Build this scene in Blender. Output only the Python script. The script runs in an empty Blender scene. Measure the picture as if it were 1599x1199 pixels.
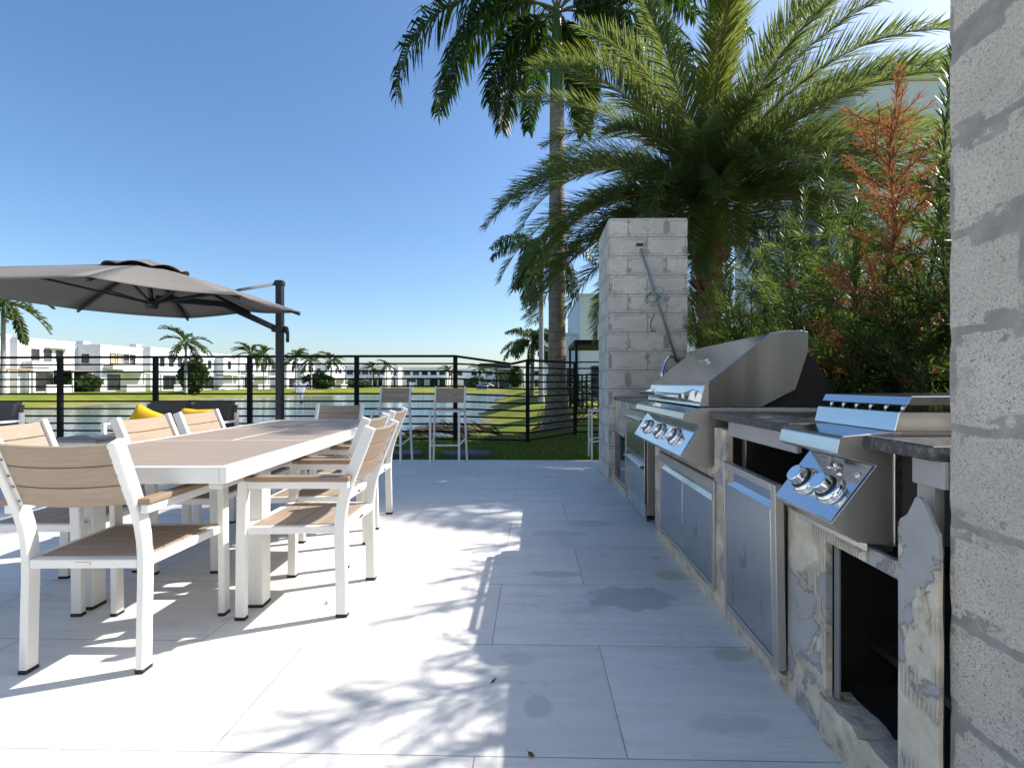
import bpy, bmesh, math, random
from mathutils import Vector, Matrix
R = math.radians
SC = bpy.context.scene
COL = SC.collection

# ------------------------------------------------------------------ camera, sky, sun, exposure
EYE = 1.065
cd = bpy.data.cameras.new("camera")
cam = bpy.data.objects.new("camera", cd); COL.objects.link(cam)
cam.location = (0, 0, EYE)
cam.rotation_euler = (R(90), 0, math.atan(0.0229))
cd.sensor_width = 36; cd.sensor_fit = 'HORIZONTAL'
cd.lens = 36 * 764 / 1599
cd.shift_x = -15 / 1599
cd.clip_start = 0.02; cd.clip_end = 3000
SC.camera = cam

SUN_EL, SUN_AZ = R(42), R(67)          # azimuth clockwise from +Y
w = bpy.data.worlds.new("World"); SC.world = w; w.use_nodes = True
nt = w.node_tree; nt.nodes.clear()
sky = nt.nodes.new("ShaderNodeTexSky"); sky.sky_type = 'NISHITA'; sky.sun_disc = False
sky.sun_elevation = SUN_EL; sky.sun_rotation = SUN_AZ
sky.altitude = 0; sky.air_density = 1.0; sky.dust_density = 1.35; sky.ozone_density = 3.4
bg = nt.nodes.new("ShaderNodeBackground"); bg.inputs[1].default_value = 0.097
wo = nt.nodes.new("ShaderNodeOutputWorld")
hs = nt.nodes.new("ShaderNodeHueSaturation"); hs.inputs['Saturation'].default_value = 1.14
nt.links.new(sky.outputs[0], hs.inputs['Color']); nt.links.new(hs.outputs[0], bg.inputs[0]); nt.links.new(bg.outputs[0], wo.inputs[0])

ld = bpy.data.lights.new("sun", 'SUN'); ld.energy = 3.5; ld.angle = R(0.53); ld.color = (1.0, 0.95, 0.87)
sun = bpy.data.objects.new("sun", ld); COL.objects.link(sun)
SUND = Vector((math.sin(SUN_AZ) * math.cos(SUN_EL), math.cos(SUN_AZ) * math.cos(SUN_EL), math.sin(SUN_EL)))
sun.rotation_euler = SUND.to_track_quat('Z', 'Y').to_euler()
sun.location = SUND * 30
vs = SC.view_settings; vs.view_transform = 'Standard'; vs.look = 'None'; vs.gamma = 1; vs.exposure = 1.10
SC.cycles.max_bounces = 8; SC.cycles.transparent_max_bounces = 8
SC.cycles.caustics_reflective = False; SC.cycles.caustics_refractive = False

# ------------------------------------------------------------------ node helpers
class N:
    """small wrapper for building a material"""
    def __init__(s, name, rough=0.6, metal=0.0, col=(.5, .5, .5)):
        s.m = bpy.data.materials.new(name); s.m.use_nodes = True
        s.t = s.m.node_tree; s.b = s.t.nodes["Principled BSDF"]
        s.set('Roughness', rough); s.set('Metallic', metal); s.set('Base Color', col)
        s.tc = None
    def set(s, k, v):
        if k == 'Base Color' and not hasattr(v, 'links') and len(v) == 3: v = (*v, 1)
        if hasattr(v, 'is_linked'): s.t.links.new(v, s.b.inputs[k])
        else: s.b.inputs[k].default_value = v
        return s
    def n(s, typ, **kw):
        o = s.t.nodes.new("ShaderNode" + typ)
        for k, v in kw.items(): setattr(o, k, v)
        return o
    def inp(s, o, k, v):
        if hasattr(v, 'is_linked'): s.t.links.new(v, o.inputs[k])
        else: o.inputs[k].default_value = v
    def co(s, kind='Object', scale=(1, 1, 1), loc=(0, 0, 0), rot=(0, 0, 0), vec=None):
        if s.tc is None: s.tc = s.n("TexCoord")
        mp = s.n("Mapping"); s.inp(mp, 'Vector', vec if vec is not None else s.tc.outputs[kind])
        mp.inputs['Scale'].default_value = scale; mp.inputs['Location'].default_value = loc; mp.inputs['Rotation'].default_value = rot
        return mp.outputs[0]
    def noise(s, scale, detail=4, rough=.55, vec=None, dist=0.0, color=False):
        o = s.n("TexNoise"); s.inp(o, 'Vector', vec if vec is not None else s.co())
        o.inputs['Scale'].default_value = scale; o.inputs['Detail'].default_value = detail
        o.inputs['Roughness'].default_value = rough; o.inputs['Distortion'].default_value = dist
        return o.outputs[1 if color else 0]
    def vor(s, scale, vec=None, feature='F1', out='Distance', rnd=1.0):
        o = s.n("TexVoronoi", feature=feature); s.inp(o, 'Vector', vec if vec is not None else s.co())
        o.inputs['Scale'].default_value = scale; o.inputs['Randomness'].default_value = rnd
        return o.outputs[out]
    def ramp(s, fac, stops, interp='LINEAR'):
        o = s.n("ValToRGB"); s.inp(o, 'Fac', fac); e = o.color_ramp.elements; o.color_ramp.interpolation = interp
        while len(e) < len(stops): e.new(0.5)
        for k, (p, c) in enumerate(stops):
            e[k].position = p
            e[k].color = (c, c, c, 1) if isinstance(c, (int, float)) else (*c, 1)
        return o.outputs[0]
    def mix(s, fac, a, b, mode='MIX'):
        o = s.n("Mix", data_type='RGBA', blend_type=mode)
        s.inp(o, 0, fac)
        for k, v in ((6, a), (7, b)):
            if not hasattr(v, 'is_linked') and len(v) == 3: v = (*v, 1)
            s.inp(o, k, v)
        return o.outputs[2]
    def math(s, op, a, b=0.0, c=None, clamp=False):
        o = s.n("Math", operation=op, use_clamp=clamp); s.inp(o, 0, a); s.inp(o, 1, b)
        if c is not None: s.inp(o, 2, c)
        return o.outputs[0]
    def vadd(s, a, b):
        o = s.n("VectorMath", operation='ADD'); s.inp(o, 0, a); s.inp(o, 1, b); return o.outputs[0]
    def vsc(s, a, k):
        o = s.n("VectorMath", operation='SCALE'); s.inp(o, 0, a); o.inputs['Scale'].default_value = k; return o.outputs[0]
    def sep(s, v):
        o = s.n("SeparateXYZ"); s.inp(o, 0, v); return o.outputs
    def bump(s, h, strength=.3, dist=.01, prev=None):
        o = s.n("Bump"); s.inp(o, 'Height', h); o.inputs['Strength'].default_value = strength; o.inputs['Distance'].default_value = dist
        if prev is not None: s.inp(o, 'Normal', prev)
        s.set('Normal', o.outputs[0]); return o.outputs[0]
    def translucent(s, col, fac):
        tr = s.n("BsdfTranslucent"); s.inp(tr, 'Color', col if hasattr(col, 'is_linked') else (*col, 1))
        mx = s.n("MixShader"); mx.inputs[0].default_value = fac
        s.t.links.new(s.b.outputs[0], mx.inputs[1]); s.t.links.new(tr.outputs[0], mx.inputs[2])
        s.t.links.new(mx.outputs[0], s.t.nodes["Material Output"].inputs[0])

def grime(mt, base, amount=.12, scale=3.0, fine=40):
    """base colour with soft wear and fine grain"""
    a = mt.noise(scale, 5, .6); b = mt.noise(fine, 3, .6)
    f = mt.math('ADD', mt.math('MULTIPLY', a, .7), mt.math('MULTIPLY', b, .3))
    c = mt.ramp(f, [(.3, tuple(v * (1 - amount) for v in base)), (.7, tuple(min(1, v * (1 + amount * .5)) for v in base))])
    mt.set('Base Color', c); return c

MAT = {}
def simple(name, col, rough=.5, metal=0.0, amount=.1, scale=4, fine=50):
    m = N(name, rough, metal, col); grime(m, col, amount, scale, fine); MAT[name] = m.m; return m

simple("white_paint", (.80, .79, .76), .38, 0, .06, 6, 60)
m = simple("dark_rail", (.006, .007, .010), .6, 0, .2, 6, 80); m.set('Specular IOR Level', .2)
simple("umbrella_metal", (.035, .036, .04), .45, .3, .15, 6, 80)
simple("black_rubber", (.015, .015, .015), .7)
simple("house_white", (.80, .80, .79), .75, 0, .05, .4, 3)
simple("house_grey", (.50, .50, .50), .75, 0, .06, .4, 3)
simple("house_dark", (.06, .055, .05), .6, 0, .1, .5, 4)
simple("house_tan", (.42, .28, .16), .6, 0, .15, .8, 6)
simple("vinyl_white", (.78, .78, .77), .45, 0, .05, 2, 20)
simple("pipe_grey", (.22, .23, .235), .5, 0, .15, 8, 60)
simple("rust", (.16, .06, .03), .85, 0, .4, 20, 90)
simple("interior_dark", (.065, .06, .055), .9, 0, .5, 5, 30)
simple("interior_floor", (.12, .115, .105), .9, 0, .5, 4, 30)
simple("knob_black", (.012, .012, .012), .35)
simple("yellow_fabric", (.86, .48, .012), .85, 0, .08, 20, 200)
simple("charcoal_fabric", (.085, .082, .084), .9, 0, .15, 30, 250)
simple("slab_stone", (.10, .11, .12), .8, 0, .3, 8, 60)
simple("car_white", (.8, .8, .8), .25, 0, .02)
simple("cable_green", (.03, .22, .12), .4)
simple("cable_white", (.75, .76, .74), .4)
simple("cable_black", (.02, .02, .02), .5)
simple("soil", (.045, .032, .022), .95, 0, .5, 10, 60)

m = N("chrome", .07, 1, (.82, .83, .84)); MAT["chrome"] = m.m
m.set('Roughness', m.ramp(m.noise(30, 3), [(.3, .05), (.7, .12)]))

def steel(name, col, rough, stretch=(1, 1, 60), stains=0.0, wav=0.0, painted_reflection=0):
    m = N(name, rough, 1, col)
    br = m.noise(14, 3, .6, m.co(scale=stretch))
    big = m.noise(2.2, 4, .6)
    c = m.mix(m.ramp(big, [(.35, 0), (.7, .35)]), col, tuple(v * .72 for v in col))
    c = m.mix(m.ramp(br, [(.3, 0), (.75, .22)]), c, tuple(v * .7 for v in col))
    if painted_reflection: c = m.mix(m.ramp(m.noise(5, 3, .5, m.co(scale=(1, 1, .06))), [(.40, .55), (.58, 0)]), c, tuple(v * .35 for v in col))  # broad vertical reflections painted into the steel colour as darker streaks
    if stains:
        st = m.noise(9, 5, .62, m.co(scale=(1, 1.4, .55)))
        f = m.math('MULTIPLY', m.ramp(st, [(.60, 0), (.68, stains)]), m.ramp(m.noise(2.5, 2), [(.42, 0), (.6, 1)]))
        c = m.mix(f, c, (.11, .085, .07))
    m.set('Base Color', c)
    m.set('Roughness', m.ramp(br, [(.25, rough - .06), (.8, rough + .10)]))
    bp = m.bump(br, .08, .001)
    if wav: m.bump(m.noise(3.2, 1, .3), wav, .02, bp)
    MAT[name] = m.m
steel("steel_brushed", (.62, .60, .57), .26)
steel("steel_panel", (.60, .60, .60), .30, (1, 1, 60), .75)
steel("steel_side", (.58, .545, .495), .42, (60, 60, 1), .35)
steel("steel_mirror", (.70, .71, .73), .10, (60, 1, 60), 0, .035)
steel("steel_hood", (.74, .74, .75), .15, (60, 1, 60), 0, .10)
steel("steel_dark", (.31, .305, .30), .34, (1, 1, 50), .15, 0, 1)

for k_ in ('steel_side',): bpy.data.materials[k_].node_tree.nodes['Principled BSDF'].inputs['Metallic'].default_value = .78

# cast aluminium slats in tan polymer wood
def wood(name, col, axis):
    m = N(name, .62, 0, col)
    sc = [26, 26, 26]; sc[axis] = 1.2
    g = m.noise(3.0, 5, .6, m.co(scale=tuple(sc)))
    c = m.ramp(g, [(.25, tuple(v * .80 for v in col)), (.75, tuple(v * 1.08 for v in col))])
    c = m.mix(m.ramp(m.noise(2.5, 4), [(.35, 0), (.75, .25)]), c, tuple(v * .72 for v in col))
    m.set('Base Color', c); m.bump(g, .15, .001); MAT[name] = m.m
wood("wood_slat", (.375, .288, .212), 0)
wood("wood_arm", (.31, .215, .145), 1)
wood("wood_table", (.36, .285, .225), 0)

# granite
m = N("granite", .18, 0, (.05, .05, .055))
v = m.noise(55, 5, .7); 
c = m.ramp(v, [(.35, (.018, .018, .02)), (.52, (.06, .06, .066)), (.7, (.20, .20, .21))])
m.set('Base Color', c); m.set('Roughness', m.ramp(m.noise(5, 3), [(.3, .22), (.7, .40)])); MAT["granite"] = m.m

# patio tiles: pale brushed limestone, 1.204 x 0.602 running bond
m = N("patio_tile", .5, 0, (.8, .8, .78))
g = m.n("NewGeometry"); P = g.outputs['Position']
mp = m.co(vec=P, loc=(-.270, -1.398 + 6.02 + .602, 0))
br = m.n("TexBrick", offset=.363, offset_frequency=2, squash=1.0, squash_frequency=2)
m.inp(br, 'Vector', mp)
for k, v in (('Scale', 1), ('Mortar Size', .0020), ('Mortar Smooth', .1), ('Bias', 0), ('Brick Width', 1.204), ('Row Height', .602)): br.inputs[k].default_value = v
br.inputs['Color1'].default_value = (.0, .0, .0, 1); br.inputs['Color2'].default_value = (1, 1, 1, 1); br.inputs['Mortar'].default_value = (.5, .5, .5, 1)
sh = m.vsc(br.outputs['Color'], 7.0)
pv = m.vadd(P, sh)
streak = m.noise(2.2, 7, .62, m.co(vec=pv, scale=(.55, 4.5, 1)), 1.2)
fine = m.noise(60, 4, .6, m.co(vec=P, scale=(.35, 1.6, 1)))
tone = m.ramp(streak, [(.30, (.68, .665, .635)), (.50, (.78, .765, .73)), (.72, (.84, .825, .79))])
tone = m.mix(m.ramp(br.outputs['Color'], [(0, 0.0), (1, .42)]), tone, (.60, .59, .565))
tone = m.mix(m.ramp(fine, [(.35, .16), (.65, 0)]), tone, (.5, .5, .5))
vein = m.noise(1.1, 8, .7, m.co(vec=pv, scale=(.5, 2.6, 1), rot=(0, 0, .25)), 2.0)
tone = m.mix(m.ramp(vein, [(.487, 0), (.50, .34), (.513, 0)]), tone, (.50, .51, .53))
# damp smudges and dirt
st = m.noise(1.7, 6, .62, m.co(vec=P, loc=(3.1, .7, 0)))
tone = m.mix(m.ramp(st, [(.60, 0), (.68, .34)]), tone, (.40, .42, .45))
dots = m.noise(9, 5, .55, m.co(vec=P))
tone = m.mix(m.ramp(dots, [(.66, 0), (.72, .36)]), tone, (.38, .375, .36))
spots = m.math('MULTIPLY', m.ramp(m.vor(5.5, m.vadd(m.co(vec=P), m.vsc(m.noise(14, 4, .6, m.co(vec=P), 0, True), .12))), [(.12, 1), (.17, 0)]), m.ramp(m.noise(1.3, 3, .5, m.co(vec=P, loc=(5, 2, 0))), [(.52, 0), (.62, .42)]))
tone = m.mix(spots, tone, (.40, .40, .385))
grit = m.math('MULTIPLY', m.ramp(m.vor(46, m.co(vec=P)), [(.07, 1), (.12, 0)]), m.ramp(m.noise(3.1, 4, .6, m.co(vec=P, loc=(1, 7, 0))), [(.56, 0), (.64, .7)]))
tone = m.mix(grit, tone, (.16, .14, .12))
scr = m.noise(2.6, 2, .4, m.co(vec=P, scale=(.35, 1.9, 1), rot=(0, 0, -.35)), 3.0)
tone = m.mix(m.ramp(scr, [(.494, 0), (.50, .22), (.506, 0)]), tone, (.93, .93, .92))
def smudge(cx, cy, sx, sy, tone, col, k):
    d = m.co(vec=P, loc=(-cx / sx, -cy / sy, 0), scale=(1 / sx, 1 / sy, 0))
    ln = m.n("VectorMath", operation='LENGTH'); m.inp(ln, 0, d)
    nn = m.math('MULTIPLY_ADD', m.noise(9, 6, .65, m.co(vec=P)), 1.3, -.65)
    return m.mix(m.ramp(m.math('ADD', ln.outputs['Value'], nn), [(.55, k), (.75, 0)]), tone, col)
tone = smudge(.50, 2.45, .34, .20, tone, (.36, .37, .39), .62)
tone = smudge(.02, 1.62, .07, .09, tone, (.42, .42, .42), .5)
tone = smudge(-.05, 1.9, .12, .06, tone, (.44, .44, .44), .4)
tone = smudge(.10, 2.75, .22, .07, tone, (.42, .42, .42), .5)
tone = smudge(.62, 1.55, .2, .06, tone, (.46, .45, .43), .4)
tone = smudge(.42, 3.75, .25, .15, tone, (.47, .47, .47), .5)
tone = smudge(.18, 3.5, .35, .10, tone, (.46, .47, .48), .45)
tone = smudge(.78, 2.75, .13, .10, tone, (.50, .42, .26), .6)
tone = smudge(.80, 1.95, .12, .08, tone, (.48, .41, .28), .5)
tone = m.mix(m.math('MULTIPLY', br.outputs['Fac'], m.ramp(m.noise(1.9, 3, .6, m.co(vec=P)), [(.35, .45), (.6, .9)])), tone, (.15, .145, .14))
m.set('Base Color', tone)
m.set('Roughness', m.ramp(streak, [(.3, .62), (.7, .48)]))
bp = m.bump(fine, .05, .002)
m.bump(m.math('SUBTRACT', 1.0, br.outputs['Fac']), .5, .002, bp)
MAT["patio_tile"] = m.m

# concrete block masonry, needs a UV map in metres
def masonry(name, smear, tone_lo, tone_hi, grain, mort, frag, thr, spk, hz):
    m = N(name, .92, 0, (.5, .5, .48))
    uv = m.co('UV')
    wob = m.vsc(m.vadd(m.noise(5, 4, .6, uv, 0, True), (-.5, -.5, -.5)), .030)
    fw = m.vsc(m.vadd(m.noise(38, 3, .6, uv, 0, True), (-.5, -.5, -.5)), frag)
    uvd = m.vadd(m.vadd(uv, wob), fw)
    br = m.n("TexBrick", offset=.5, offset_frequency=2)
    m.inp(br, 'Vector', uvd)
    for k, v in (('Scale', 1), ('Mortar Size', mort), ('Mortar Smooth', .15), ('Bias', 0), ('Brick Width', .4064), ('Row Height', .2022)): br.inputs[k].default_value = v
    br.inputs['Color1'].default_value = (0, 0, 0, 1); br.inputs['Color2'].default_value = (1, 1, 1, 1)
    br2 = m.n("TexBrick", offset=.5, offset_frequency=2); m.inp(br2, 'Vector', uvd)
    for k, v in (('Scale', 1), ('Mortar Size', .036), ('Mortar Smooth', 0.15), ('Bias', 0), ('Brick Width', .4064), ('Row Height', .2022)): br2.inputs[k].default_value = v
    patch = m.ramp(m.noise(4.2, 8, .68, uv), [(thr, 0), (thr + .02, 1)])
    pp = m.math('PINGPONG', m.sep(uvd)[1], .1011)
    patch = m.math('MULTIPLY', patch, m.ramp(pp, [(.016, hz), (.034, 1)]))
    fac = m.math('MAXIMUM', br.outputs['Fac'], m.math('MULTIPLY', m.math('MULTIPLY', br2.outputs['Fac'], patch), smear))
    gr = m.noise(grain, 5, .75, uv)
    blk = m.ramp(gr, [(.30, tuple(v * .60 for v in tone_lo)), (.42, tone_lo), (.64, tone_hi)])
    blk = m.mix(m.ramp(br.outputs['Color'], [(0, 0), (1, .28)]), blk, tuple(v * .78 for v in tone_lo))
    sp = m.vor(grain * 1.9, m.vadd(uv, m.vsc(m.noise(grain * .8, 2, .5, uv, 0, True), .004)), 'F1', 'Color')
    sv = m.sep(sp)[0]
    blk = m.mix(m.ramp(sv, [(.0, .75 * spk), (.14, .5 * spk), (.22, 0), (.80, 0), (.95, .5 * spk)]), blk, m.mix(m.ramp(sv, [(.4, 0), (.6, 1)]), (.17, .155, .135), (.80, .77, .71)))
    # open pores
    po = m.vor(grain * .55, uv)
    pn = m.noise(grain * .12, 3, .6, uv)
    pm = m.math('MULTIPLY', m.ramp(po, [(.16, 1), (.30, 0)]), m.ramp(pn, [(.48, 0), (.60, 1)]))
    blk = m.mix(m.math('MULTIPLY', pm, .75), blk, (.12, .115, .11))
    blk = m.mix(m.ramp(m.noise(2.6, 5, .6, uv), [(.38, .5), (.62, 0)]), blk, tuple(v * .70 for v in tone_lo))
    blot = m.ramp(m.noise(7, 5, .65, uv), [(.58, 0), (.66, .45)])
    blk = m.mix(blot, blk, (.25, .25, .245))
    mor = m.ramp(m.noise(20, 5, .6, uv), [(.3, (.25, .235, .205)), (.7, (.39, .36, .315))])
    c = m.mix(fac, blk, mor)
    m.set('Base Color', c)
    h = m.math('SUBTRACT', m.math('MULTIPLY', gr, .6), m.math('MULTIPLY', pm, 1.0))
    h = m.math('SUBTRACT', h, m.math('MULTIPLY', br.outputs['Fac'], .35))
    m.bump(h, .42, .004)
    MAT[name] = m.m
masonry("masonry_far", .9, (.66, .60, .51), (.86, .79, .685), 90, .0060, .010, .480, .3, .12)
masonry("masonry_near", 1.0, (.55, .495, .415), (.76, .685, .58), 190, .0095, .014, .50, .8, 1.0)

# cement board with thinset and trowel ridges
m = N("cement_board", .9, 0, (.4, .4, .4))
grey = m.ramp(m.noise(6, 5, .6), [(.3, (.34, .335, .325)), (.7, (.45, .44, .425))])
cream = m.ramp(m.noise(14, 5, .6), [(.3, (.56, .475, .35)), (.7, (.76, .68, .54))])
pat = m.noise(4.6, 9, .66, m.co(loc=(4.2, 1.3, 8.8)), .6)
pf = m.ramp(pat, [(.45, 0), (.475, .75), (.53, 1)])
c = m.mix(pf, grey, cream)
rid = m.n("TexWave", wave_type='BANDS', bands_direction='Y', wave_profile='SIN'); m.inp(rid, 'Vector', m.co())
rid.inputs['Scale'].default_value = 26; rid.inputs['Distortion'].default_value = 2.5; rid.inputs['Detail'].default_value = 2
rm = m.math('MULTIPLY', pf, m.ramp(m.noise(6, 2, .5, m.co(loc=(9, 2, 1))), [(.5, 0), (.55, 1)]))
c = m.mix(m.math('MULTIPLY', rm, m.ramp(rid.outputs['Fac'], [(.2, .45), (.5, 0)])), c, (.27, .23, .17))
edge = m.ramp(pat, [(.445, 0), (.458, .22), (.475, 0)])
c = m.mix(edge, c, (.22, .21, .19))
m.set('Base Color', c)
h = m.math('ADD', pf, m.math('MULTIPLY', rm, rid.outputs['Fac']))
h = m.math('ADD', h, m.math('MULTIPLY', m.noise(60, 4, .6), .35))
m.bump(h, .8, .006); MAT["cement_board"] = m.m
simple("cement_plain", (.40, .385, .36), .9, 0, .14, 5, 70)
m = N("thinset_rough", .92, 0, (.5, .46, .38))
nn = m.noise(22, 6, .65)
m.set('Base Color', m.ramp(nn, [(.28, (.24, .21, .17)), (.45, (.56, .49, .37)), (.7, (.76, .69, .55))]))
m.bump(nn, .9, .012); MAT["thinset_rough"] = m.m

# lawn + bank
m = N("lawn", .9, 0, (.1, .14, .03))
g = m.n("NewGeometry"); P = g.outputs['Position']
a = m.noise(.16, 8, .66, m.co(vec=P)); b = m.noise(9, 5, .7, m.co(vec=P)); d = m.noise(90, 3, .7, m.co(vec=P))
c = m.ramp(a, [(.32, (.145, .190, .018)), (.5, (.235, .262, .026)), (.7, (.33, .29, .065))])
c = m.mix(m.ramp(b, [(.3, .5), (.6, 0)]), c, (.075, .105, .02))
c = m.mix(m.ramp(d, [(.3, .45), (.65, 0)]), c, (.05, .075, .012))
z = m.sep(P)[2]
dry = m.math('ADD', z, m.math('MULTIPLY_ADD', m.noise(.9, 5, .65, m.co(vec=P)), .8, -.4))
sand = m.ramp(b, [(.3, (.19, .135, .075)), (.7, (.36, .28, .165))])
mr = m.n("MapRange"); m.inp(mr, 'Value', dry); mr.inputs[1].default_value = -.80; mr.inputs[2].default_value = -1.02; mr.inputs[3].default_value = 0; mr.inputs[4].default_value = .95
c = m.mix(mr.outputs[0], c, sand)
m.set('Base Color', c); m.bump(m.math('ADD', b, d), .6, .03); m.set('Specular IOR Level', .15); MAT["lawn"] = m.m

# lake
m = N("lake_water", .09, 0, (.018, .062, .125))
g = m.n("NewGeometry"); P = g.outputs['Position']
w1 = m.noise(1.6, 4, .6, m.co(vec=P, scale=(.45, 1.0, 1))); w2 = m.noise(.25, 3, .5, m.co(vec=P, scale=(.3, 1, 1)))
m.set('Specular IOR Level', .65)
m.bump(m.math('ADD', m.math('MULTIPLY', w1, .7), w2), .5, .20); MAT["lake_water"] = m.m

# window glass (opaque dark, reflective, as seen from across the lake)
m = N("window_glass", .06, 0, (.02, .025, .03)); m.set('Roughness', m.ramp(m.noise(3, 2), [(.3, .04), (.7, .12)])); MAT["window_glass"] = m.m
m = N("blind_tan", .6, 0, (.45, .33, .17)); grime(m, (.45, .33, .17)); MAT["blind_tan"] = m.m

# foliage
def leafmat(name, lo, hi, tcol, tf, rough=.42, sc=3.0):
    m = N(name, rough, 0, lo)
    oi = m.n("NewGeometry")
    f = m.math('ADD', m.math('MULTIPLY', oi.outputs['Random Per Island'], .6), m.math('MULTIPLY', m.noise(sc, 3), .4))
    m.set('Base Color', m.ramp(f, [(.2, lo), (.8, hi)]))
    m.set('Specular IOR Level', .17)
    m.translucent(tcol, tf); MAT[name] = m.m
leafmat("royal_leaf", (.014, .034, .010), (.030, .062, .014), (.10, .20, .02), .22, .36)
leafmat("date_leaf", (.036, .062, .026), (.10, .13, .048), (.28, .35, .09), .40, .45)
leafmat("date_leaf_young", (.055, .085, .022), (.12, .145, .035), (.30, .34, .05), .36, .42)
leafmat("podo_leaf", (.014, .034, .010), (.042, .075, .020), (.15, .24, .04), .26, .46)
leafmat("podo_tip", (.045, .08, .018), (.10, .14, .03), (.26, .36, .05), .34, .45)
leafmat("podo_dead", (.19, .068, .032), (.36, .145, .066), (.48, .19, .07), .28, .75)
leafmat("far_leaf", (.025, .050, .012), (.075, .105, .024), (.18, .24, .03), .25, .5, .5)
leafmat("bush_leaf", (.022, .050, .012), (.06, .10, .02), (.15, .22, .03), .25, .5, .8)
leafmat("dry_frond", (.05, .036, .024), (.15, .11, .07), (.16, .10, .05), .15, .8)
leafmat("grass_blade", (.035, .085, .012), (.085, .145, .024), (.20, .28, .03), .35, .5)
simple("frond_stalk", (.13, .15, .045), .5, 0, .2, 4, 30)
simple("frond_stalk_tan", (.23, .17, .08), .6, 0, .2, 4, 30)
simple("podo_stem", (.10, .085, .04), .8, 0, .3, 10, 60)
m = N("crownshaft", .28, 0, (.07, .14, .02))
c = m.ramp(m.noise(2.0, 4, .5, m.co(scale=(6, 6, .6))), [(.3, (.035, .075, .014)), (.6, (.075, .135, .028)), (.8, (.16, .20, .07))])
m.set('Base Color', c); MAT["crownshaft"] = m.m
def bark(name, lo, hi, rings, moss=0):
    m = N(name, .88, 0, lo)
    co = m.co()
    zz = m.sep(m.vadd(co, m.vsc(m.noise(3, 3, .5, co, 0, True), .10)))[2]
    ring = m.math('PINGPONG', m.math('MULTIPLY', zz, rings), .5)
    a = m.noise(12, 6, .65, m.co(scale=(1, 1, .5)))
    c = m.ramp(a, [(.25, lo), (.7, hi)])
    c = m.mix(m.ramp(ring, [(0, .65), (.09, 0)]), c, tuple(v * .45 for v in lo))
    if moss:
        mm = m.math('MULTIPLY', m.ramp(m.noise(16, 5, .7), [(.5, 0), (.6, .8)]), m.ramp(m.sep(co)[2], [(.0, 1), (1, 0)]))
        mz = m.n("MapRange"); m.inp(mz, 'Value', m.sep(co)[2]); mz.inputs[1].default_value = 2.9; mz.inputs[2].default_value = 1.2; mz.inputs[3].default_value = 0; mz.inputs[4].default_value = 1
        c = m.mix(m.math('MULTIPLY', m.ramp(m.noise(16, 5, .7), [(.5, 0), (.6, .75)]), mz.outputs[0]), c, (.10, .085, .035))
    m.set('Base Color', c)
    m.bump(m.math('ADD', a, m.math('MULTIPLY', m.ramp(ring, [(0, 0), (.1, 1)]), .6)), .7, .02); MAT[name] = m.m
bark("royal_trunk", (.16, .125, .095), (.30, .25, .20), 5, 1)
bark("royal_trunk_pale", (.30, .28, .265), (.46, .44, .42), 4)
bark("date_trunk", (.10, .062, .035), (.22, .14, .08), 9)

m = N("canopy_fabric", .9, 0, (.36, .33, .30))
wv = m.noise(220, 2, .5); c = m.ramp(m.math('ADD', m.math('MULTIPLY', wv, .5), m.math('MULTIPLY', m.noise(1.2, 4), .5)), [(.35, (.195, .177, .162)), (.65, (.245, .225, .206))])
m.set('Base Color', c); m.bump(m.noise(2.5, 3), .15, .02); m.translucent((.20, .18, .165), .10); MAT["canopy_fabric"] = m.m
m = N("spray", .5, 0, (.9, .92, .94)); m.set('Alpha', .38); MAT["spray"] = m.m
m = N("wicker", .7, 0, (.03, .03, .034)); wv = m.n("TexWave", bands_direction='Z'); m.inp(wv, 'Vector', m.co()); wv.inputs['Scale'].default_value = 18; wv.inputs['Distortion'].default_value = 1
m.set('Base Color', m.ramp(wv.outputs['Fac'], [(.2, (.018, .018, .02)), (.7, (.055, .055, .06))])); m.bump(wv.outputs['Fac'], .4, .005); MAT["wicker"] = m.m

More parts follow.
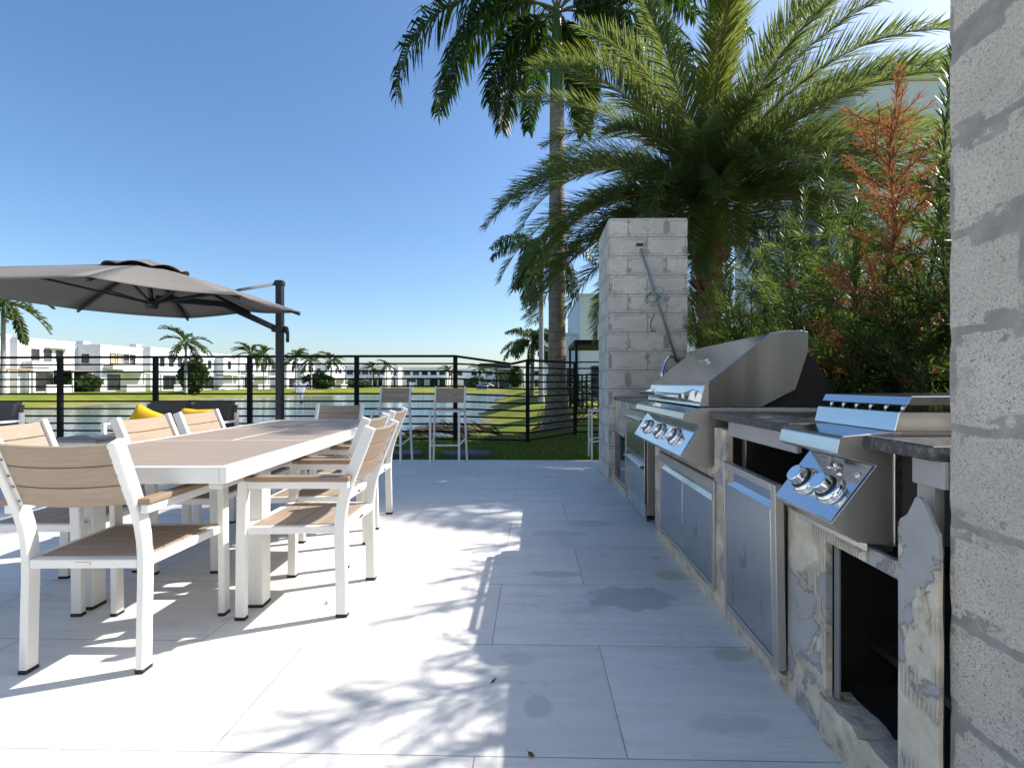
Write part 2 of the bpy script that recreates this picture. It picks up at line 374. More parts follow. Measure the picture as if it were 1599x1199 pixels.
# ------------------------------------------------------------------ mesh builder
class MB:
    def __init__(s): s.v = []; s.f = []; s.mi = []; s.uv = None; s.sm = []
    def add(s, vs, fs, mi=0, smooth=False):
        o = len(s.v); s.v.extend(tuple(v) for v in vs)
        for f in fs: s.f.append(tuple(o + i for i in f)); s.mi.append(mi); s.sm.append(smooth)
    def box(s, a, b, mi=0, M=None):
        (x0, y0, z0), (x1, y1, z1) = a, b
        vs = [Vector(p) for p in ((x0, y0, z0), (x1, y0, z0), (x1, y1, z0), (x0, y1, z0), (x0, y0, z1), (x1, y0, z1), (x1, y1, z1), (x0, y1, z1))]
        if M is not None: vs = [M @ v for v in vs]
        s.add(vs, [(0, 3, 2, 1), (4, 5, 6, 7), (0, 1, 5, 4), (1, 2, 6, 5), (2, 3, 7, 6), (3, 0, 4, 7)], mi); return s
    def bar(s, p0, p1, w, h, side=(1, 0, 0), mi=0):
        """rect bar from p0 to p1; w along side, h along the other axis"""
        return s.sweep([p0, p1], w, h, side, mi)
    def sweep(s, pts, w, h, side=(1, 0, 0), mi=0):
        pts = [Vector(p) for p in pts]; sd = Vector(side).normalized(); rings = []
        for i, p in enumerate(pts):
            t = (pts[min(i + 1, len(pts) - 1)] - pts[max(i - 1, 0)]).normalized()
            up = t.cross(sd).normalized(); s2 = up.cross(t).normalized()
            rings.append([p + s2 * a * w / 2 + up * b * h / 2 for a, b in ((-1, -1), (1, -1), (1, 1), (-1, 1))])
        vs = [v for r in rings for v in r]; fs = []
        for i in range(len(pts) - 1):
            for k in range(4): fs.append((i * 4 + k, i * 4 + (k + 1) % 4, i * 4 + 4 + (k + 1) % 4, i * 4 + 4 + k))
        fs.append((3, 2, 1, 0)); n = (len(pts) - 1) * 4; fs.append((n, n + 1, n + 2, n + 3))
        s.add(vs, fs, mi); return s
    def tube(s, pts, r, n=8, mi=0, cap=True, smooth=True):
        pts = [Vector(p) for p in pts]; vs = []; fs = []
        rr = r if isinstance(r, (list, tuple)) else [r] * len(pts)
        ref = Vector((0, 0, 1)); t0 = (pts[1] - pts[0]).normalized()
        if abs(t0.dot(ref)) > .9: ref = Vector((1, 0, 0))
        u = t0.cross(ref).normalized()
        for i, p in enumerate(pts):
            t = (pts[min(i + 1, len(pts) - 1)] - pts[max(i - 1, 0)]).normalized()
            u = (u - t * u.dot(t)).normalized(); w_ = t.cross(u)
            for k in range(n):
                a = 2 * math.pi * k / n; vs.append(p + (u * math.cos(a) + w_ * math.sin(a)) * rr[i])
        for i in range(len(pts) - 1):
            for k in range(n): fs.append((i * n + k, i * n + (k + 1) % n, (i + 1) * n + (k + 1) % n, (i + 1) * n + k))
        s.add(vs, fs, mi, smooth)
        if cap: s.add(vs[:n], [tuple(range(n - 1, -1, -1))], mi); s.add(vs[-n:], [tuple(range(n))], mi)
        return s
    def lathe(s, prof, n=24, mi=0, M=None, smooth=True):
        vs = []; fs = []
        for r, z in prof:
            for k in range(n):
                a = 2 * math.pi * k / n; v = Vector((r * math.cos(a), r * math.sin(a), z)); vs.append(M @ v if M is not None else v)
        for i in range(len(prof) - 1):
            for k in range(n): fs.append((i * n + k, i * n + (k + 1) % n, (i + 1) * n + (k + 1) % n, (i + 1) * n + k))
        s.add(vs, fs, mi, smooth)
        s.add(vs[:n], [tuple(range(n - 1, -1, -1))], mi); s.add(vs[-n:], [tuple(range(n))], mi)
        return s
    def prism(s, poly, y0, y1, mi=0, cmi=None, emi=None, axis='Y'):
        """poly of (x,z) extruded along Y (or (y,z) along X)"""
        n = len(poly)
        if axis == 'Y': vs = [(x, y0, z) for x, z in poly] + [(x, y1, z) for x, z in poly]
        elif axis == 'X': vs = [(y0, a, z) for a, z in poly] + [(y1, a, z) for a, z in poly]
        else: vs = [(a, b, y0) for a, b in poly] + [(a, b, y1) for a, b in poly]
        for k in range(n):
            q = [vs[k], vs[(k + 1) % n], vs[n + (k + 1) % n], vs[n + k]]
            s.add(q, [(0, 1, 2, 3)], mi if emi is None else emi.get(k, mi))
        c = mi if cmi is None else cmi
        s.add(vs[:n], [tuple(range(n - 1, -1, -1))], c); s.add(vs[n:], [tuple(range(n))], c)
        return s
    def build(s, name, mats, parent=None, bevel=0, weld=True, seg=1):
        me = bpy.data.meshes.new(name); me.from_pydata(s.v, [], s.f); 
        me.polygons.foreach_set('material_index', s.mi); me.polygons.foreach_set('use_smooth', s.sm)
        if bevel or weld:
            bm = bmesh.new(); bm.from_mesh(me)
            bmesh.ops.remove_doubles(bm, verts=bm.verts, dist=1e-5)
            bmesh.ops.recalc_face_normals(bm, faces=bm.faces)
            if bevel:
                es = [e for e in bm.edges if len(e.link_faces) == 2 and e.calc_face_angle() > R(28)]
                bmesh.ops.bevel(bm, geom=es, offset=bevel, segments=seg, affect='EDGES', clamp_overlap=True)
            bm.to_mesh(me); bm.free()
        for k in (mats if isinstance(mats, (list, tuple)) else [mats]): me.materials.append(MAT[k])
        me.update()
        o = bpy.data.objects.new(name, me); COL.objects.link(o)
        if parent is not None: o.parent = parent
        return o

def tag(o, label, cat, group=None):
    o['label'] = label; o['category'] = cat
    if group: o['group'] = group
    return o
def thing(name, label, cat, loc=(0, 0, 0), rz=0, group=None):
    o = bpy.data.objects.new(name, None); COL.objects.link(o); o.location = loc; o.rotation_euler = (0, 0, rz)
    o.empty_display_size = .1
    return tag(o, label, cat, group)
def setting(o, kind='structure'):
    o['kind'] = kind; return o
def copy_tree(o, parent=None):
    c = o.copy(); COL.objects.link(c)
    if parent is not None: c.parent = parent; c.matrix_parent_inverse = o.matrix_parent_inverse
    for ch in [x for x in SC.objects if x.parent == o]: copy_tree(ch, c)
    return c
def rotz(a): return Matrix.Rotation(a, 4, 'Z')
def at(x, y, Y, f=764, cx=814.5, cy=599.2, t=0.0229):
    """a point of the photograph pushed out to the world depth Y"""
    th = math.atan(t); c, s = math.cos(th), math.sin(th)
    z = Y / ((x - cx) / f * s + c); X = (x - cx) / f * z
    return Vector((X * c - z * s, Y, EYE - (y - cy) / f * z))
def lerp(a, b, t): return a + (b - a) * t

# ================================================================== GROUND, LAKE, PATIO
LAKE = [(-3.9, 15.6), (-8, 15.2), (-16, 15.5), (-28, 17), (-34, 24), (-38.3, 36), (-42.6, 48), (-43.8, 58), (-44, 67), (-42.5, 80), (-36, 93), (-26, 104), (-16, 111), (-9, 113), (-7.0, 106), (-6.2, 85), (-5.9, 66), (-5.4, 50), (-4.9, 38), (-4.5, 27), (-4.0, 19)]
def lake_dist(x, y):
    """signed distance to the shoreline, negative in the water"""
    best = 1e9; inside = False; n = len(LAKE)
    for i in range(n):
        (x0, y0), (x1, y1) = LAKE[i], LAKE[(i + 1) % n]
        dx, dy = x1 - x0, y1 - y0
        t = max(0, min(1, ((x - x0) * dx + (y - y0) * dy) / (dx * dx + dy * dy)))
        d = math.hypot(x - x0 - t * dx, y - y0 - t * dy)
        if d < best: best = d
        if (y0 > y) != (y1 > y) and x < dx * (y - y0) / dy + x0: inside = not inside
    return -best if inside else best
WATER = -1.0
def ground(x, y):
    d = lake_dist(x, y) + .35 * math.sin(x * .9 + y * .5) + .25 * math.sin(y * 1.3 - x * .4)
    if d < 0: return max(-2.2, WATER - .12 + d * .4)
    k = min(1, d / 6.5); k = k * k * (3 - 2 * k)
    h = lerp(WATER - .12, -.035, k)
    return h
def axis(spans):
    out = []
    for a, b, st in spans:
        n = max(1, round((b - a) / st)); out += [a + (b - a) * i / n for i in range(n)]
    return out + [spans[-1][1]]
xs = axis([(-1500, -300, 300), (-300, -100, 40), (-100, -52, 8), (-52, -30, 1.1), (-30, -8, 1.1), (-8, 4, .4), (4, 40, 6), (40, 300, 40), (300, 1500, 300)])
ys = axis([(-300, -20, 70), (-20, 6, 5), (6, 30, .55), (30, 118, 1.6), (118, 200, 10), (200, 2600, 300)])
mb = MB(); nx = len(xs)
vs = [(x, y, ground(x, y) if (-60 < x < 8 and 6 < y < 125) else -.035) for y in ys for x in xs]
fs = [(j * nx + i, j * nx + i + 1, (j + 1) * nx + i + 1, (j + 1) * nx + i) for j in range(len(ys) - 1) for i in range(nx - 1)]
mb.add(vs, fs, 0, True); setting(mb.build("ground", "lawn", weld=False))
mb = MB(); mb.add([(-60, 12, WATER), (6, 12, WATER), (6, 122, WATER), (-60, 122, WATER)], [(0, 1, 2, 3)]); setting(mb.build("lake_water", "lake_water", weld=False))
mb = MB().box((-11, -7, -.12), (1.64, 6.86, 0)); setting(mb.build("patio", "patio_tile", bevel=.004))
mb = MB().box((1.66, .2, -.06), (3.1, 6.6, .02)); setting(mb.build("planting_bed_soil", "soil"))

# short grass on the strip between patio and fence
rng = random.Random(5); mb = MB()
for i in range(15000):
    x = rng.uniform(-3.2, 1.9); y = 6.9 + rng.random() ** 1.5 * 4.6
    z = ground(x, y); h = rng.uniform(.025, .06); a = rng.uniform(0, 6.28); ww = rng.uniform(.004, .008)
    dx, dy = math.cos(a) * ww, math.sin(a) * ww; lx, ly = rng.uniform(-.03, .03), rng.uniform(-.03, .03)
    mb.add([(x - dx, y - dy, z), (x + dx, y + dy, z), (x + lx, y + ly, z + h)], [(0, 1, 2)])
setting(mb.build("grass_blades", "grass_blade", weld=False), 'stuff')

# ================================================================== BLOCK PILLARS
def masonry_pillar(root, x0, y0, wx, wy, H, mat, du, dv, rough_edges):
    """a hollow block pier: dense enough skin to carry chipped arrises; UV in metres"""
    me_v = []; me_f = []; uvs = []
    rg = random.Random(int(x0 * 100))
    def face(o, ax_u, lu, ax_v, lv, uo, flip):
        nu, nv = max(2, int(lu / .05)), max(2, int(lv / .0337))
        b = len(me_v)
        for j in range(nv + 1):
            for i in range(nu + 1):
                p = Vector(o) + Vector(ax_u) * (lu * i / nu) + Vector(ax_v) * (lv * j / nv)
                me_v.append(p)
        for j in range(nv):
            for i in range(nu):
                q = [(i, j), (i + 1, j), (i + 1, j + 1), (i, j + 1)]
                if flip: q = q[::-1]
                me_f.append(tuple(b + jj * (nu + 1) + ii for ii, jj in q))
                uvs.append([(uo + lu * ii / nu, dv + lv * jj / nv) for ii, jj in q])
    face((0, 0, 0), (1, 0, 0), wx, (0, 0, 1), H, du, False)
    face((0, wy, 0), (0, -1, 0), wy, (0, 0, 1), H, du, False)
    face((wx, 0, 0), (0, 1, 0), wy, (0, 0, 1), H, du, False)
    face((wx, wy, 0), (-1, 0, 0), wx, (0, 0, 1), H, du, False)
    face((0, 0, H), (1, 0, 0), wx, (0, 1, 0), wy, du, False)
    me = bpy.data.meshes.new("masonry"); me.from_pydata([tuple(v) for v in me_v], [], me_f)
    ul = me.uv_layers.new(name="UVMap"); k = 0
    for f in uvs:
        for u in f: ul.data[k].uv = u; k += 1
    # nibble the arrises and the mortar courses a little
    for v in me.vertices:
        c = v.co; ex = min(abs(c.x), abs(c.x - wx)) < 1e-4; ey = min(abs(c.y), abs(c.y - wy)) < 1e-4
        zc = ((c.z + dv) / .2022) % 1
        j = 1 if (zc < .09 or zc > .91) else 0
        h = (math.sin(c.z * 91.7 + x0 * 13) * 43758.5) % 1
        if ex and ey:
            a = rough_edges * (.25 + h * .9 + j * 1.5)
            c.x += a if abs(c.x) < 1e-4 else -a; c.y += a if abs(c.y) < 1e-4 else -a
    me.materials.append(MAT[mat]); o = bpy.data.objects.new("masonry", me); COL.objects.link(o); o.parent = root
    return o

P1 = thing("block_pillar", "tall unplastered concrete block pillar with grey conduit on its face", "pillar", (.812, 5.24, 0))
masonry_pillar(P1, .812, 5.24, .833, .82, 2.83, "masonry_far", 0.0, .2022, .0025)
for x, y, h in ((.07, .62, .10), (.30, .12, .035), (.31, .40, .09)):
    MB().tube([(x, y, 2.78), (x + .006, y, 2.83 + h)], .007, 8).build("rebar", "rust", P1)
P2 = thing("block_pillar", "rough grey block pillar in the foreground beside the side burner", "pillar", (.893, .22, 0))
masonry_pillar(P2, .893, .22, .80, .85, 2.83, "masonry_near", .02, .0395, .0012)

# conduit and wires on the far pillar
def onp(x, y, off=.0): p = at(x, y, 5.24 - off); return p
c1 = thing("electrical_conduit", "thin grey conduit running diagonally down the block pillar", "conduit", (0, 0, 0))
a, b = onp(1001, 388, .03), onp(1056, 562, .03)
MB().tube([a, lerp(a, b, .5), b], .0125, 10).build("pipe", "pipe_grey", c1)
k = onp(999, 382, .012); MB().box((k.x - .035, 5.215, k.z - .012), (k.x + .035, 5.245, k.z + .014)).build("clamp", "cable_black", c1, .003)
pts = [b]
for x, y, o in ((1058, 566, .05), (1052, 557, .12), (1044, 556, .2), (1037, 566, .28), (1034, 580, .33), (1033, 597, .35), (1033, 614, .36)): pts.append(onp(x, y, o))
sm = []
for i in range(len(pts) - 1):
    for q in range(4): sm.append(lerp(pts[i], pts[i + 1], q / 4))
sm.append(pts[-1])
MB().tube(sm, [.017 + .0018 * (i % 2) for i in range(len(sm))], 10).build("flexible_hose", "chrome", c1)
c2 = thing("wire_coil", "loose coil of green and white wire hanging on the block pillar", "wire", (0, 0, 0))
rng = random.Random(3); cc = onp(1019, 466, .045)
for name, mat, n, r0 in (("green_wire", "cable_green", 4, .078), ("white_wire", "cable_white", 3, .085)):
    pts = []
    for i in range(n * 16 + 1):
        t = i / 16; aa = t * 6.283 + rng.uniform(-.05, .05); r = r0 * (1 + .22 * math.sin(t * 2.1 + r0 * 40))
        pts.append((cc.x + r * 1.0 * math.cos(aa) + .012 * math.sin(t), cc.y - .012 * (i % 16) / 16 - .006 * t + .02, cc.z + r * .82 * math.sin(aa) + .012 * math.cos(t * 1.7)))
    MB().tube(pts, .0030, 6).build(name, mat, c2)
up = [onp(x, y, .02) for x, y in ((999, 385), (996, 396), (1003, 412), (1010, 424), (1012, 440), (1013, 452))]
MB().tube(up, .004, 6).build("lead_wire", "cable_white", c2)
dn = [onp(x, y, .02) for x, y in ((1022, 490), (1017, 500), (1015, 508), (1018, 516), (1024, 517))]
MB().tube(dn, .004, 6).build("lead_wire", "cable_black", c2)
ar = [onp(x, y, .05) for x, y in ((1014, 460), (1022, 449), (1032, 447), (1037, 453), (1031, 460))]
MB().tube(ar, .0035, 6).build("lead_wire", "cable_green", c2)

# ================================================================== OUTDOOR KITCHEN
K = thing("kitchen_island", "unfinished outdoor kitchen counter of cement board and dark granite", "kitchen counter", (.88, 1.07, 0))
def kbox(name, a, b, mat, bev=.002, jag=0):
    o = (.88, 1.07, 0)
    mb = MB().box(tuple(a[i] - o[i] for i in range(3)), tuple(b[i] - o[i] for i in range(3)))
    return mb.build(name, mat, K, bev)
def rough_strip(name, x0, x1, y0, y1, z0, z1, seed, amp=.008, mat="thinset_rough"):
    """a strip whose upper edge and face are uneven"""
    rg = random.Random(seed); mb = MB(); n = max(3, int((y1 - y0) / .03)); o = (.88, 1.07, 0)
    rows = []
    for i in range(n + 1):
        y = lerp(y0, y1, i / n) - o[1]; dz = rg.uniform(-amp, amp * .4); dx = rg.uniform(-amp * .5, amp * .5)
        rows.append([(x0 - o[0] + dx, y, z0), (x0 - o[0] + dx * .4, y, z1 + dz), (x1 - o[0], y, z1 + dz * .6 + rg.uniform(-amp, amp) * .5), (x1 - o[0], y, z0)])
    vs = [p for r in rows for p in r]; fs = []
    for i in range(n):
        for k in range(4): fs.append((i * 4 + k, i * 4 + (k + 1) % 4, i * 4 + 4 + (k + 1) % 4, i * 4 + 4 + k))
    fs += [(0, 1, 2, 3), (n * 4 + 3, n * 4 + 2, n * 4 + 1, n * 4)]
    mb.add(vs, fs); return mb.build(name, mat, K)
# granite top in pieces around the appliances
g = MB()
for (x0, x1, y0, y1) in ((.862, 1.40, 1.075, 1.296), (.862, 1.40, 1.668, 2.412), (.862, 1.40, 3.53, 5.232), (1.402, 1.62, 1.075, 5.232)):
    g.box((x0 - .88, y0 - 1.07, .898), (x1 - .88, y1 - 1.07, .931))
g.build("countertop", "granite", K, .003)
kbox("wall_panel", (.88, 4.555, .0), (.90, 5.232, .896), "cement_board")
kbox("wall_panel", (.884, 3.83, .84), (.90, 4.553, .896), "cement_board")
kbox("wall_panel", (.88, 3.42, .0), (.905, 3.545, .84), "cement_board")
rough_strip("wall_panel", .874, .905, 2.235, 2.372, 0, .86, 4, .006, "cement_board")
kbox("wall_panel", (.885, 2.375, .603), (.905, 3.418, .665), "cement_board")
kbox("wall_panel", (.88, 1.492, .0), (.902, 1.712, .70), "cement_board")
kbox("wall_panel", (.881, 1.187, .592), (.899, 1.490, .636), "cement_board")
kbox("header_rail", (.884, 1.66, .832), (.902, 2.234, .897), "cement_plain")
kbox("header_rail", (.886, 1.075, .836), (.904, 1.165, .897), "cement_plain")
kbox("stud", (.93, 2.16, .06), (.97, 2.20, .83), "steel_dark")
kbox("stud", (.9025, 1.466, .13), (.911, 1.489, .60), "pipe_grey")
kbox("stud", (.905, 1.125, .02), (.93, 1.175, .835), "cement_plain")
kbox("stud", (.95, 1.09, .02), (.99, 1.115, .835), "steel_dark")
rough_strip("base_strip", .868, .905, 1.715, 2.233, 0, .060, 7, .008)
rough_strip("base_strip", .868, .905, 2.374, 3.418, 0, .072, 8, .008)
rough_strip("base_strip", .868, .90, 4.58, 5.22, 0, .07, 9, .006)
rough_strip("base_strip", .872, .965, 1.055, 1.510, 0, .128, 10, .012)
# inside of the counter: back, floor, partitions, shelf
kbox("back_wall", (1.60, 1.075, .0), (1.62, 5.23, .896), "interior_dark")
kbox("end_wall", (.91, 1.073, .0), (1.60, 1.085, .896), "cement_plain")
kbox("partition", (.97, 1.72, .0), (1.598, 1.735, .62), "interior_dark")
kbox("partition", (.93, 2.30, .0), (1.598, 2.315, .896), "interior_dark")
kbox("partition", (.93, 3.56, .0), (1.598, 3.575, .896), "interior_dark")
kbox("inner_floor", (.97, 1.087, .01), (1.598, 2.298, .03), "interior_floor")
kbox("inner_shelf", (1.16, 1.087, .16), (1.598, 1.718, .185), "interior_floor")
kbox("steel_ledge", (.872, 1.302, .625), (.945, 1.625, .650), "steel_brushed", .003)
# the gas plumbing seen in the two openings
gp = thing("gas_pipe", "dark gas valve and copper pipe inside the open sink compartment", "pipe", (1.25, 1.95, 0))
MB().tube([(0, .30, .55), (0, -.18, .55)], .016, 8).tube([(0, .05, .55), (0, .05, .66)], .014, 8).build("pipe", "pipe_grey", gp)
MB().lathe([(.001, -.03), (.032, -.03), (.032, .03), (.001, .03)], 12, 0, Matrix.Translation((0, .05, .56))).build("valve", "steel_dark", gp)
MB().tube([(-.12, .25, .60), (-.18, .20, .63), (-.20, .12, .60), (-.20, .10, .54)], .006, 8).build("hose", "cable_white", gp)
gq = thing("gas_regulator", "dark round regulator and hose inside the doorless opening under the burner", "regulator", (1.22, 1.33, .185))
MB().lathe([(.001, 0), (.05, 0), (.055, .03), (.03, .06), (.02, .10), (.02, .20), (.03, .21), (.03, .26), (.001, .26)], 14).build("body", "pipe_grey", gq)
MB().tube([(0, 0, .24), (-.03, -.06, .32), (.02, -.12, .2), (.05, -.14, .05), (-.02, -.1, .012)], .009, 8).build("hose", "cable_black", gq)

# broken cement board leaning at the end
bd = thing("cement_board", "broken grey cement board with a jagged peaked top standing by the opening", "board", (.868, 1.066, 0))
prof = [(0, 0), (.119, 0), (.1195, .20), (.118, .42), (.119, .735), (.112, .748), (.092, .762), (.078, .785), (.068, .806), (.060, .812), (.050, .808), (.036, .79), (.022, .765), (.006, .742), (.002, .70), (.004, .58), (.0, .50), (.003, .30)]
MB().prism(prof, 0, .012, 0, axis='X').build("sheet", "cement_board", bd, .0015)
rg = random.Random(12); mbp = MB(); pts = []
for i in range(22):
    a = i / 22 * 6.283; pts.append((.045 + .026 * math.cos(a) * rg.uniform(.6, 1.15), .56 + .055 * math.sin(a) * rg.uniform(.6, 1.15)))
mbp.prism(pts, -.006, .001, 0, axis='X').build("mortar_patch", "thinset_rough", bd, .002)

# ---- gas grill
GR = thing("gas_grill", "large stainless built-in gas grill with closed sloped hood and three knobs", "grill", (0, 2.42, 0))
L = 1.09
body = [(.873, .655), (.795, .663), (.724, .705), (.82, .861), (.737, .884), (.733, .890), (.741, .923), (.749, .930), (.829, .950), (1.45, .950), (1.45, .655)]
MB().prism(body, 0, L, 0, 1, {5: 2, 4: 2, 6: 2, 7: 2}).build("body", ["steel_brushed", "steel_side", "steel_mirror"], GR, .0025)
def panel_frame(p0, p1):
    """matrix for the tilted control panel: u along Y, v up the slope, n outwards"""
    v = Vector((p1[0] - p0[0], 0, p1[1] - p0[1])).normalized(); u = Vector((0, 1, 0)); n = u.cross(v) * -1
    if n.x > 0: n = -n
    return Vector((p0[0], 0, p0[1])), u, v, n
def mat_from(o, x, y, z):
    return Matrix(((x.x, y.x, z.x, o.x), (x.y, y.y, z.y, o.y), (x.z, y.z, z.z, o.z), (0, 0, 0, 1)))
po, pu, pvv, pn = panel_frame((.724, .705), (.82, .861))
def panel_plate(root, y0, y1, h, thick=.004):
    Mx = mat_from(po2, pu2, pv2, pn2)
    return MB().box((y0, 0.004, .0005), (y1, h, thick), 0, Mx).build("control_panel", "steel_mirror", root, .0015)
po2, pu2, pv2, pn2 = po, pu, pvv, pn
CP = panel_plate(GR, .004, L - .004, .178)
def knob(parent, o, u, v, n, y, hgt, r, deep, black):
    c = o + u * y + v * hgt + n * .004; Mx = mat_from(c, u, v, n)
    b = MB().lathe([(r * 1.42, 0), (r * 1.45, .004), (r * 1.38, .011), (r * 1.20, .017), (r * 1.12, .018), (r * 1.12, .004)], 32, 0, Mx).build("bezel", "chrome", parent)
    if black: MB().lathe([(r * 1.10, .002), (r * 1.10, .022), (r * .9, .024)], 32, 0, Mx).build("collar", "knob_black", parent)
    k = MB().lathe([(r * .95, .016), (r * .95, .020), (r * .90, deep - .004), (r * .84, deep), (r * .80, deep)], 32, 0, Mx)
    if r > .033: k.box((-.004, -r * .98, deep - .012), (.004, r * .98, deep + .004), 0, Mx @ Matrix.Rotation(.25, 4, 'Z'))
    return k.build("knob", "chrome", parent)
for y in (.24, .545, .84): knob(CP, po, pu, pvv, pn, y, .088, .036, .042, True)
hood = [(.818, .954), (.843, 1.058), (.862, 1.076), (1.159, 1.313), (1.20, 1.322), (1.307, 1.329), (1.347, 1.320), (1.347, 1.228), (1.285, 1.037), (1.128, .956)]
H = MB().prism(hood, .0, L, 0, 1, {0: 3, 1: 3}).build("hood", ["steel_hood", "steel_dark", "steel_brushed", "steel_mirror"], GR, .003)
MB().prism([(.8165, .956), (.8425, 1.060), (.862, 1.078), (.862, .956)], -.004, 0.0, 0).build("hood_edge", "steel_side", H, .0015)
hb = MB().tube([(.762, .12, 1.004), (.762, L - .06, 1.004)], .0135, 16)
hb.build("handle", "steel_mirror", H)
for y0 in (.10, L - .10):
    MB().prism([(.829, .972), (.829, 1.038), (.772, 1.017), (.772, .992)], y0, y0 + .035, 0).build("handle_bracket", "chrome", H, .003)
sl = Vector((1.159 - .857, 0, 1.313 - 1.074)).normalized(); sn = Vector((-sl.z, 0, sl.x))
gm = mat_from(Vector((.857, .50, 1.074)) + sl * .20, Vector((0, 1, 0)), sl, sn)
MB().box((-.062, -.012, .0), (.062, .012, .016), 0, gm).build("thermometer", "chrome", H, .005, seg=2)
MB().prism([(1.18, .951), (1.14, .962), (1.29, 1.042), (1.352, 1.23), (1.40, 1.20), (1.50, 1.02), (1.50, .951)], .05, L - .05, 0).build("rear_housing", "black_rubber", GR, .003)

# ---- side burner
SB = thing("side_burner", "stainless two-knob side burner set into the counter with its lid propped on pins", "side burner", (0, 1.30, 0))
L2 = .30
body = [(.94, .640), (.851, .650), (.782, .700), (.897, .851), (.800, .878), (.795, .884), (.803, .921), (.811, .928), (.94, .940), (1.30, .9395), (1.30, .640)]
MB().prism(body, 0, L2, 0, 1, {5: 2, 4: 2, 6: 2, 7: 2}).build("body", ["steel_brushed", "steel_side", "steel_mirror"], SB, .002)
po, pu, pvv, pn = panel_frame((.782, .700), (.897, .851)); po2, pu2, pv2, pn2 = po, pu, pvv, pn
CP = panel_plate(SB, .003, L2 - .003, .187, .005)
knob(CP, po, pu, pvv, pn, .083, .085, .031, .048, True)
knob(CP, po, pu, pvv, pn, .205, .085, .031, .048, True)
Mx = mat_from(po + pu * .135 + pvv * .158 + pn * .005, pu, pvv, pn)
mbk = MB().lathe([(.012, 0), (.012, .004), (.009, .008), (.009, .014)], 16, 0, Mx); mbk.box((-.019, -.006, .012), (.019, .006, .022), 0, Mx @ Matrix.Rotation(.9, 4, 'Z'))
mbk.build("igniter", "chrome", CP)
Mx = mat_from(po + pu * .030 + pvv * .150 + pn * .005, pu, pvv, pn)
MB().lathe([(.0105, 0), (.0105, .003), (.007, .0045)], 16, 0, Mx).build("button", "chrome", CP)
mbv = MB()
for i in range(3):
    for z0 in (.865, .893): mbv.box((.9445 + .005 * i, -.0052, z0), (.9472 + .005 * i, .001, z0 + .022))
mbv.build("vent_slots", "knob_black", SB)
MB().box((.9415, -.004, .642), (.962, .012, .938)).build("side_flange", "steel_brushed", SB, .0015)
MB().prism([(.945, .941), (.957, .992), (1.52, .992), (1.52, .941)], .0, .365).build("burner_tray", "steel_mirror", SB, .002)
lid = [(.973, 1.009), (.985, 1.033), (1.52, 1.036), (1.52, 1.010), (1.01, 1.008)]
MB().prism(lid, -.004, .369, 0, 1).build("lid", ["steel_mirror", "steel_dark"], SB, .002)
for i in range(6):
    y = .025 + i * .062
    MB().tube([(.985, y, .991), (.985, y, 1.003), (.993, y, 1.0105)], .0055, 8).build("support_pin", "chrome", SB)

# ---- double access doors
D2 = thing("access_doors", "pair of scratched stainless access doors beneath the big grill", "cabinet doors", (.862, 2.352, 0))
W2 = 1.015; z0, z1 = .078, .600
f = MB()
f.box((0, 0, z0), (.022, W2, z0 + .022)); f.box((0, 0, z1 - .05), (.022, W2, z1)); f.box((0, 0, z0 + .0225), (.022, .028, z1 - .0505)); f.box((0, W2 - .028, z0 + .0225), (.022, W2, z1 - .0505))
f.build("frame", "steel_side", D2, .002)
for a, b in ((.031, W2 / 2 - .002), (W2 / 2 + .002, W2 - .031)):
    d = MB().box((.004, a, z0 + .025), (.018, b, z1 - .100)).build("door", "steel_panel", D2, .002)
    MB().prism([(.004, z1 - .100), (.016, z1 - .075), (.020, z1 - .055), (.022, z1 - .055), (.022, z1 - .099)], a, b, 0).build("handle", "steel_mirror", d, .001)

# ---- loose door leaning against the sink opening
LD = thing("cabinet_door", "loose stainless door with rusty spots leaning against the open compartment", "door", (.846, 1.708, .074), 0)
LD.rotation_euler = (R(1.2), R(-1.6), 0)
w_, h_ = .468, .645
f = MB(); f.box((0, 0, 0), (.03, .036, h_)); f.box((0, w_ - .02, 0), (.03, w_, h_)); f.box((0, .0365, 0), (.03, w_ - .0205, .026)); f.box((0, .0365, h_ - .028), (.03, w_ - .0205, h_))
f.build("frame", "steel_side", LD, .002)
d = MB().box((.003, .043, .030), (.022, w_ - .023, h_ - .092)).build("panel", "steel_panel", LD, .002)
MB().prism([(.003, h_ - .092), (.020, h_ - .074), (.022, h_ - .030), (.028, h_ - .030), (.028, h_ - .092)], .040, w_ - .023, 0).build("handle_recess", "steel_mirror", d, .001)
MB().box((.031, .02, .012), (.050, w_ - .02, h_ - .04)).build("inner_panel", "steel_dark", LD, .002)

# ---- drawer unit
DR = thing("drawer_unit", "stainless two-drawer refrigerator unit with louvred foot under the counter", "drawers", (.872, 3.80, 0))
MB().box((.012, 0, .05), (.56, .72, .838)).build("body", "steel_side", DR, .002)
for z0, z1 in ((.135, .478), (.488, .836)):
    d = MB().box((-.010, .004, z0), (.0115, .716, z1)).build("drawer", "steel_brushed", DR, .002)
    MB().prism([(-.012, z1 - .075), (-.040, z1 - .070), (-.044, z1 - .062), (-.044, z1 - .050), (-.012, z1 - .050)], .02, .70, 0).build("handle", "steel_mirror", d, .002)
lv = MB().box((.0, .004, .0), (.0115, .716, .130), 0)
for q in range(3):
    for i in range(4): lv.box((-.006, .03 + q * .225, .018 + i * .026), (-.0005, .23 + q * .225, .034 + i * .026), 1)
lv.build("louvre", ["steel_brushed", "steel_mirror"], DR, .001)

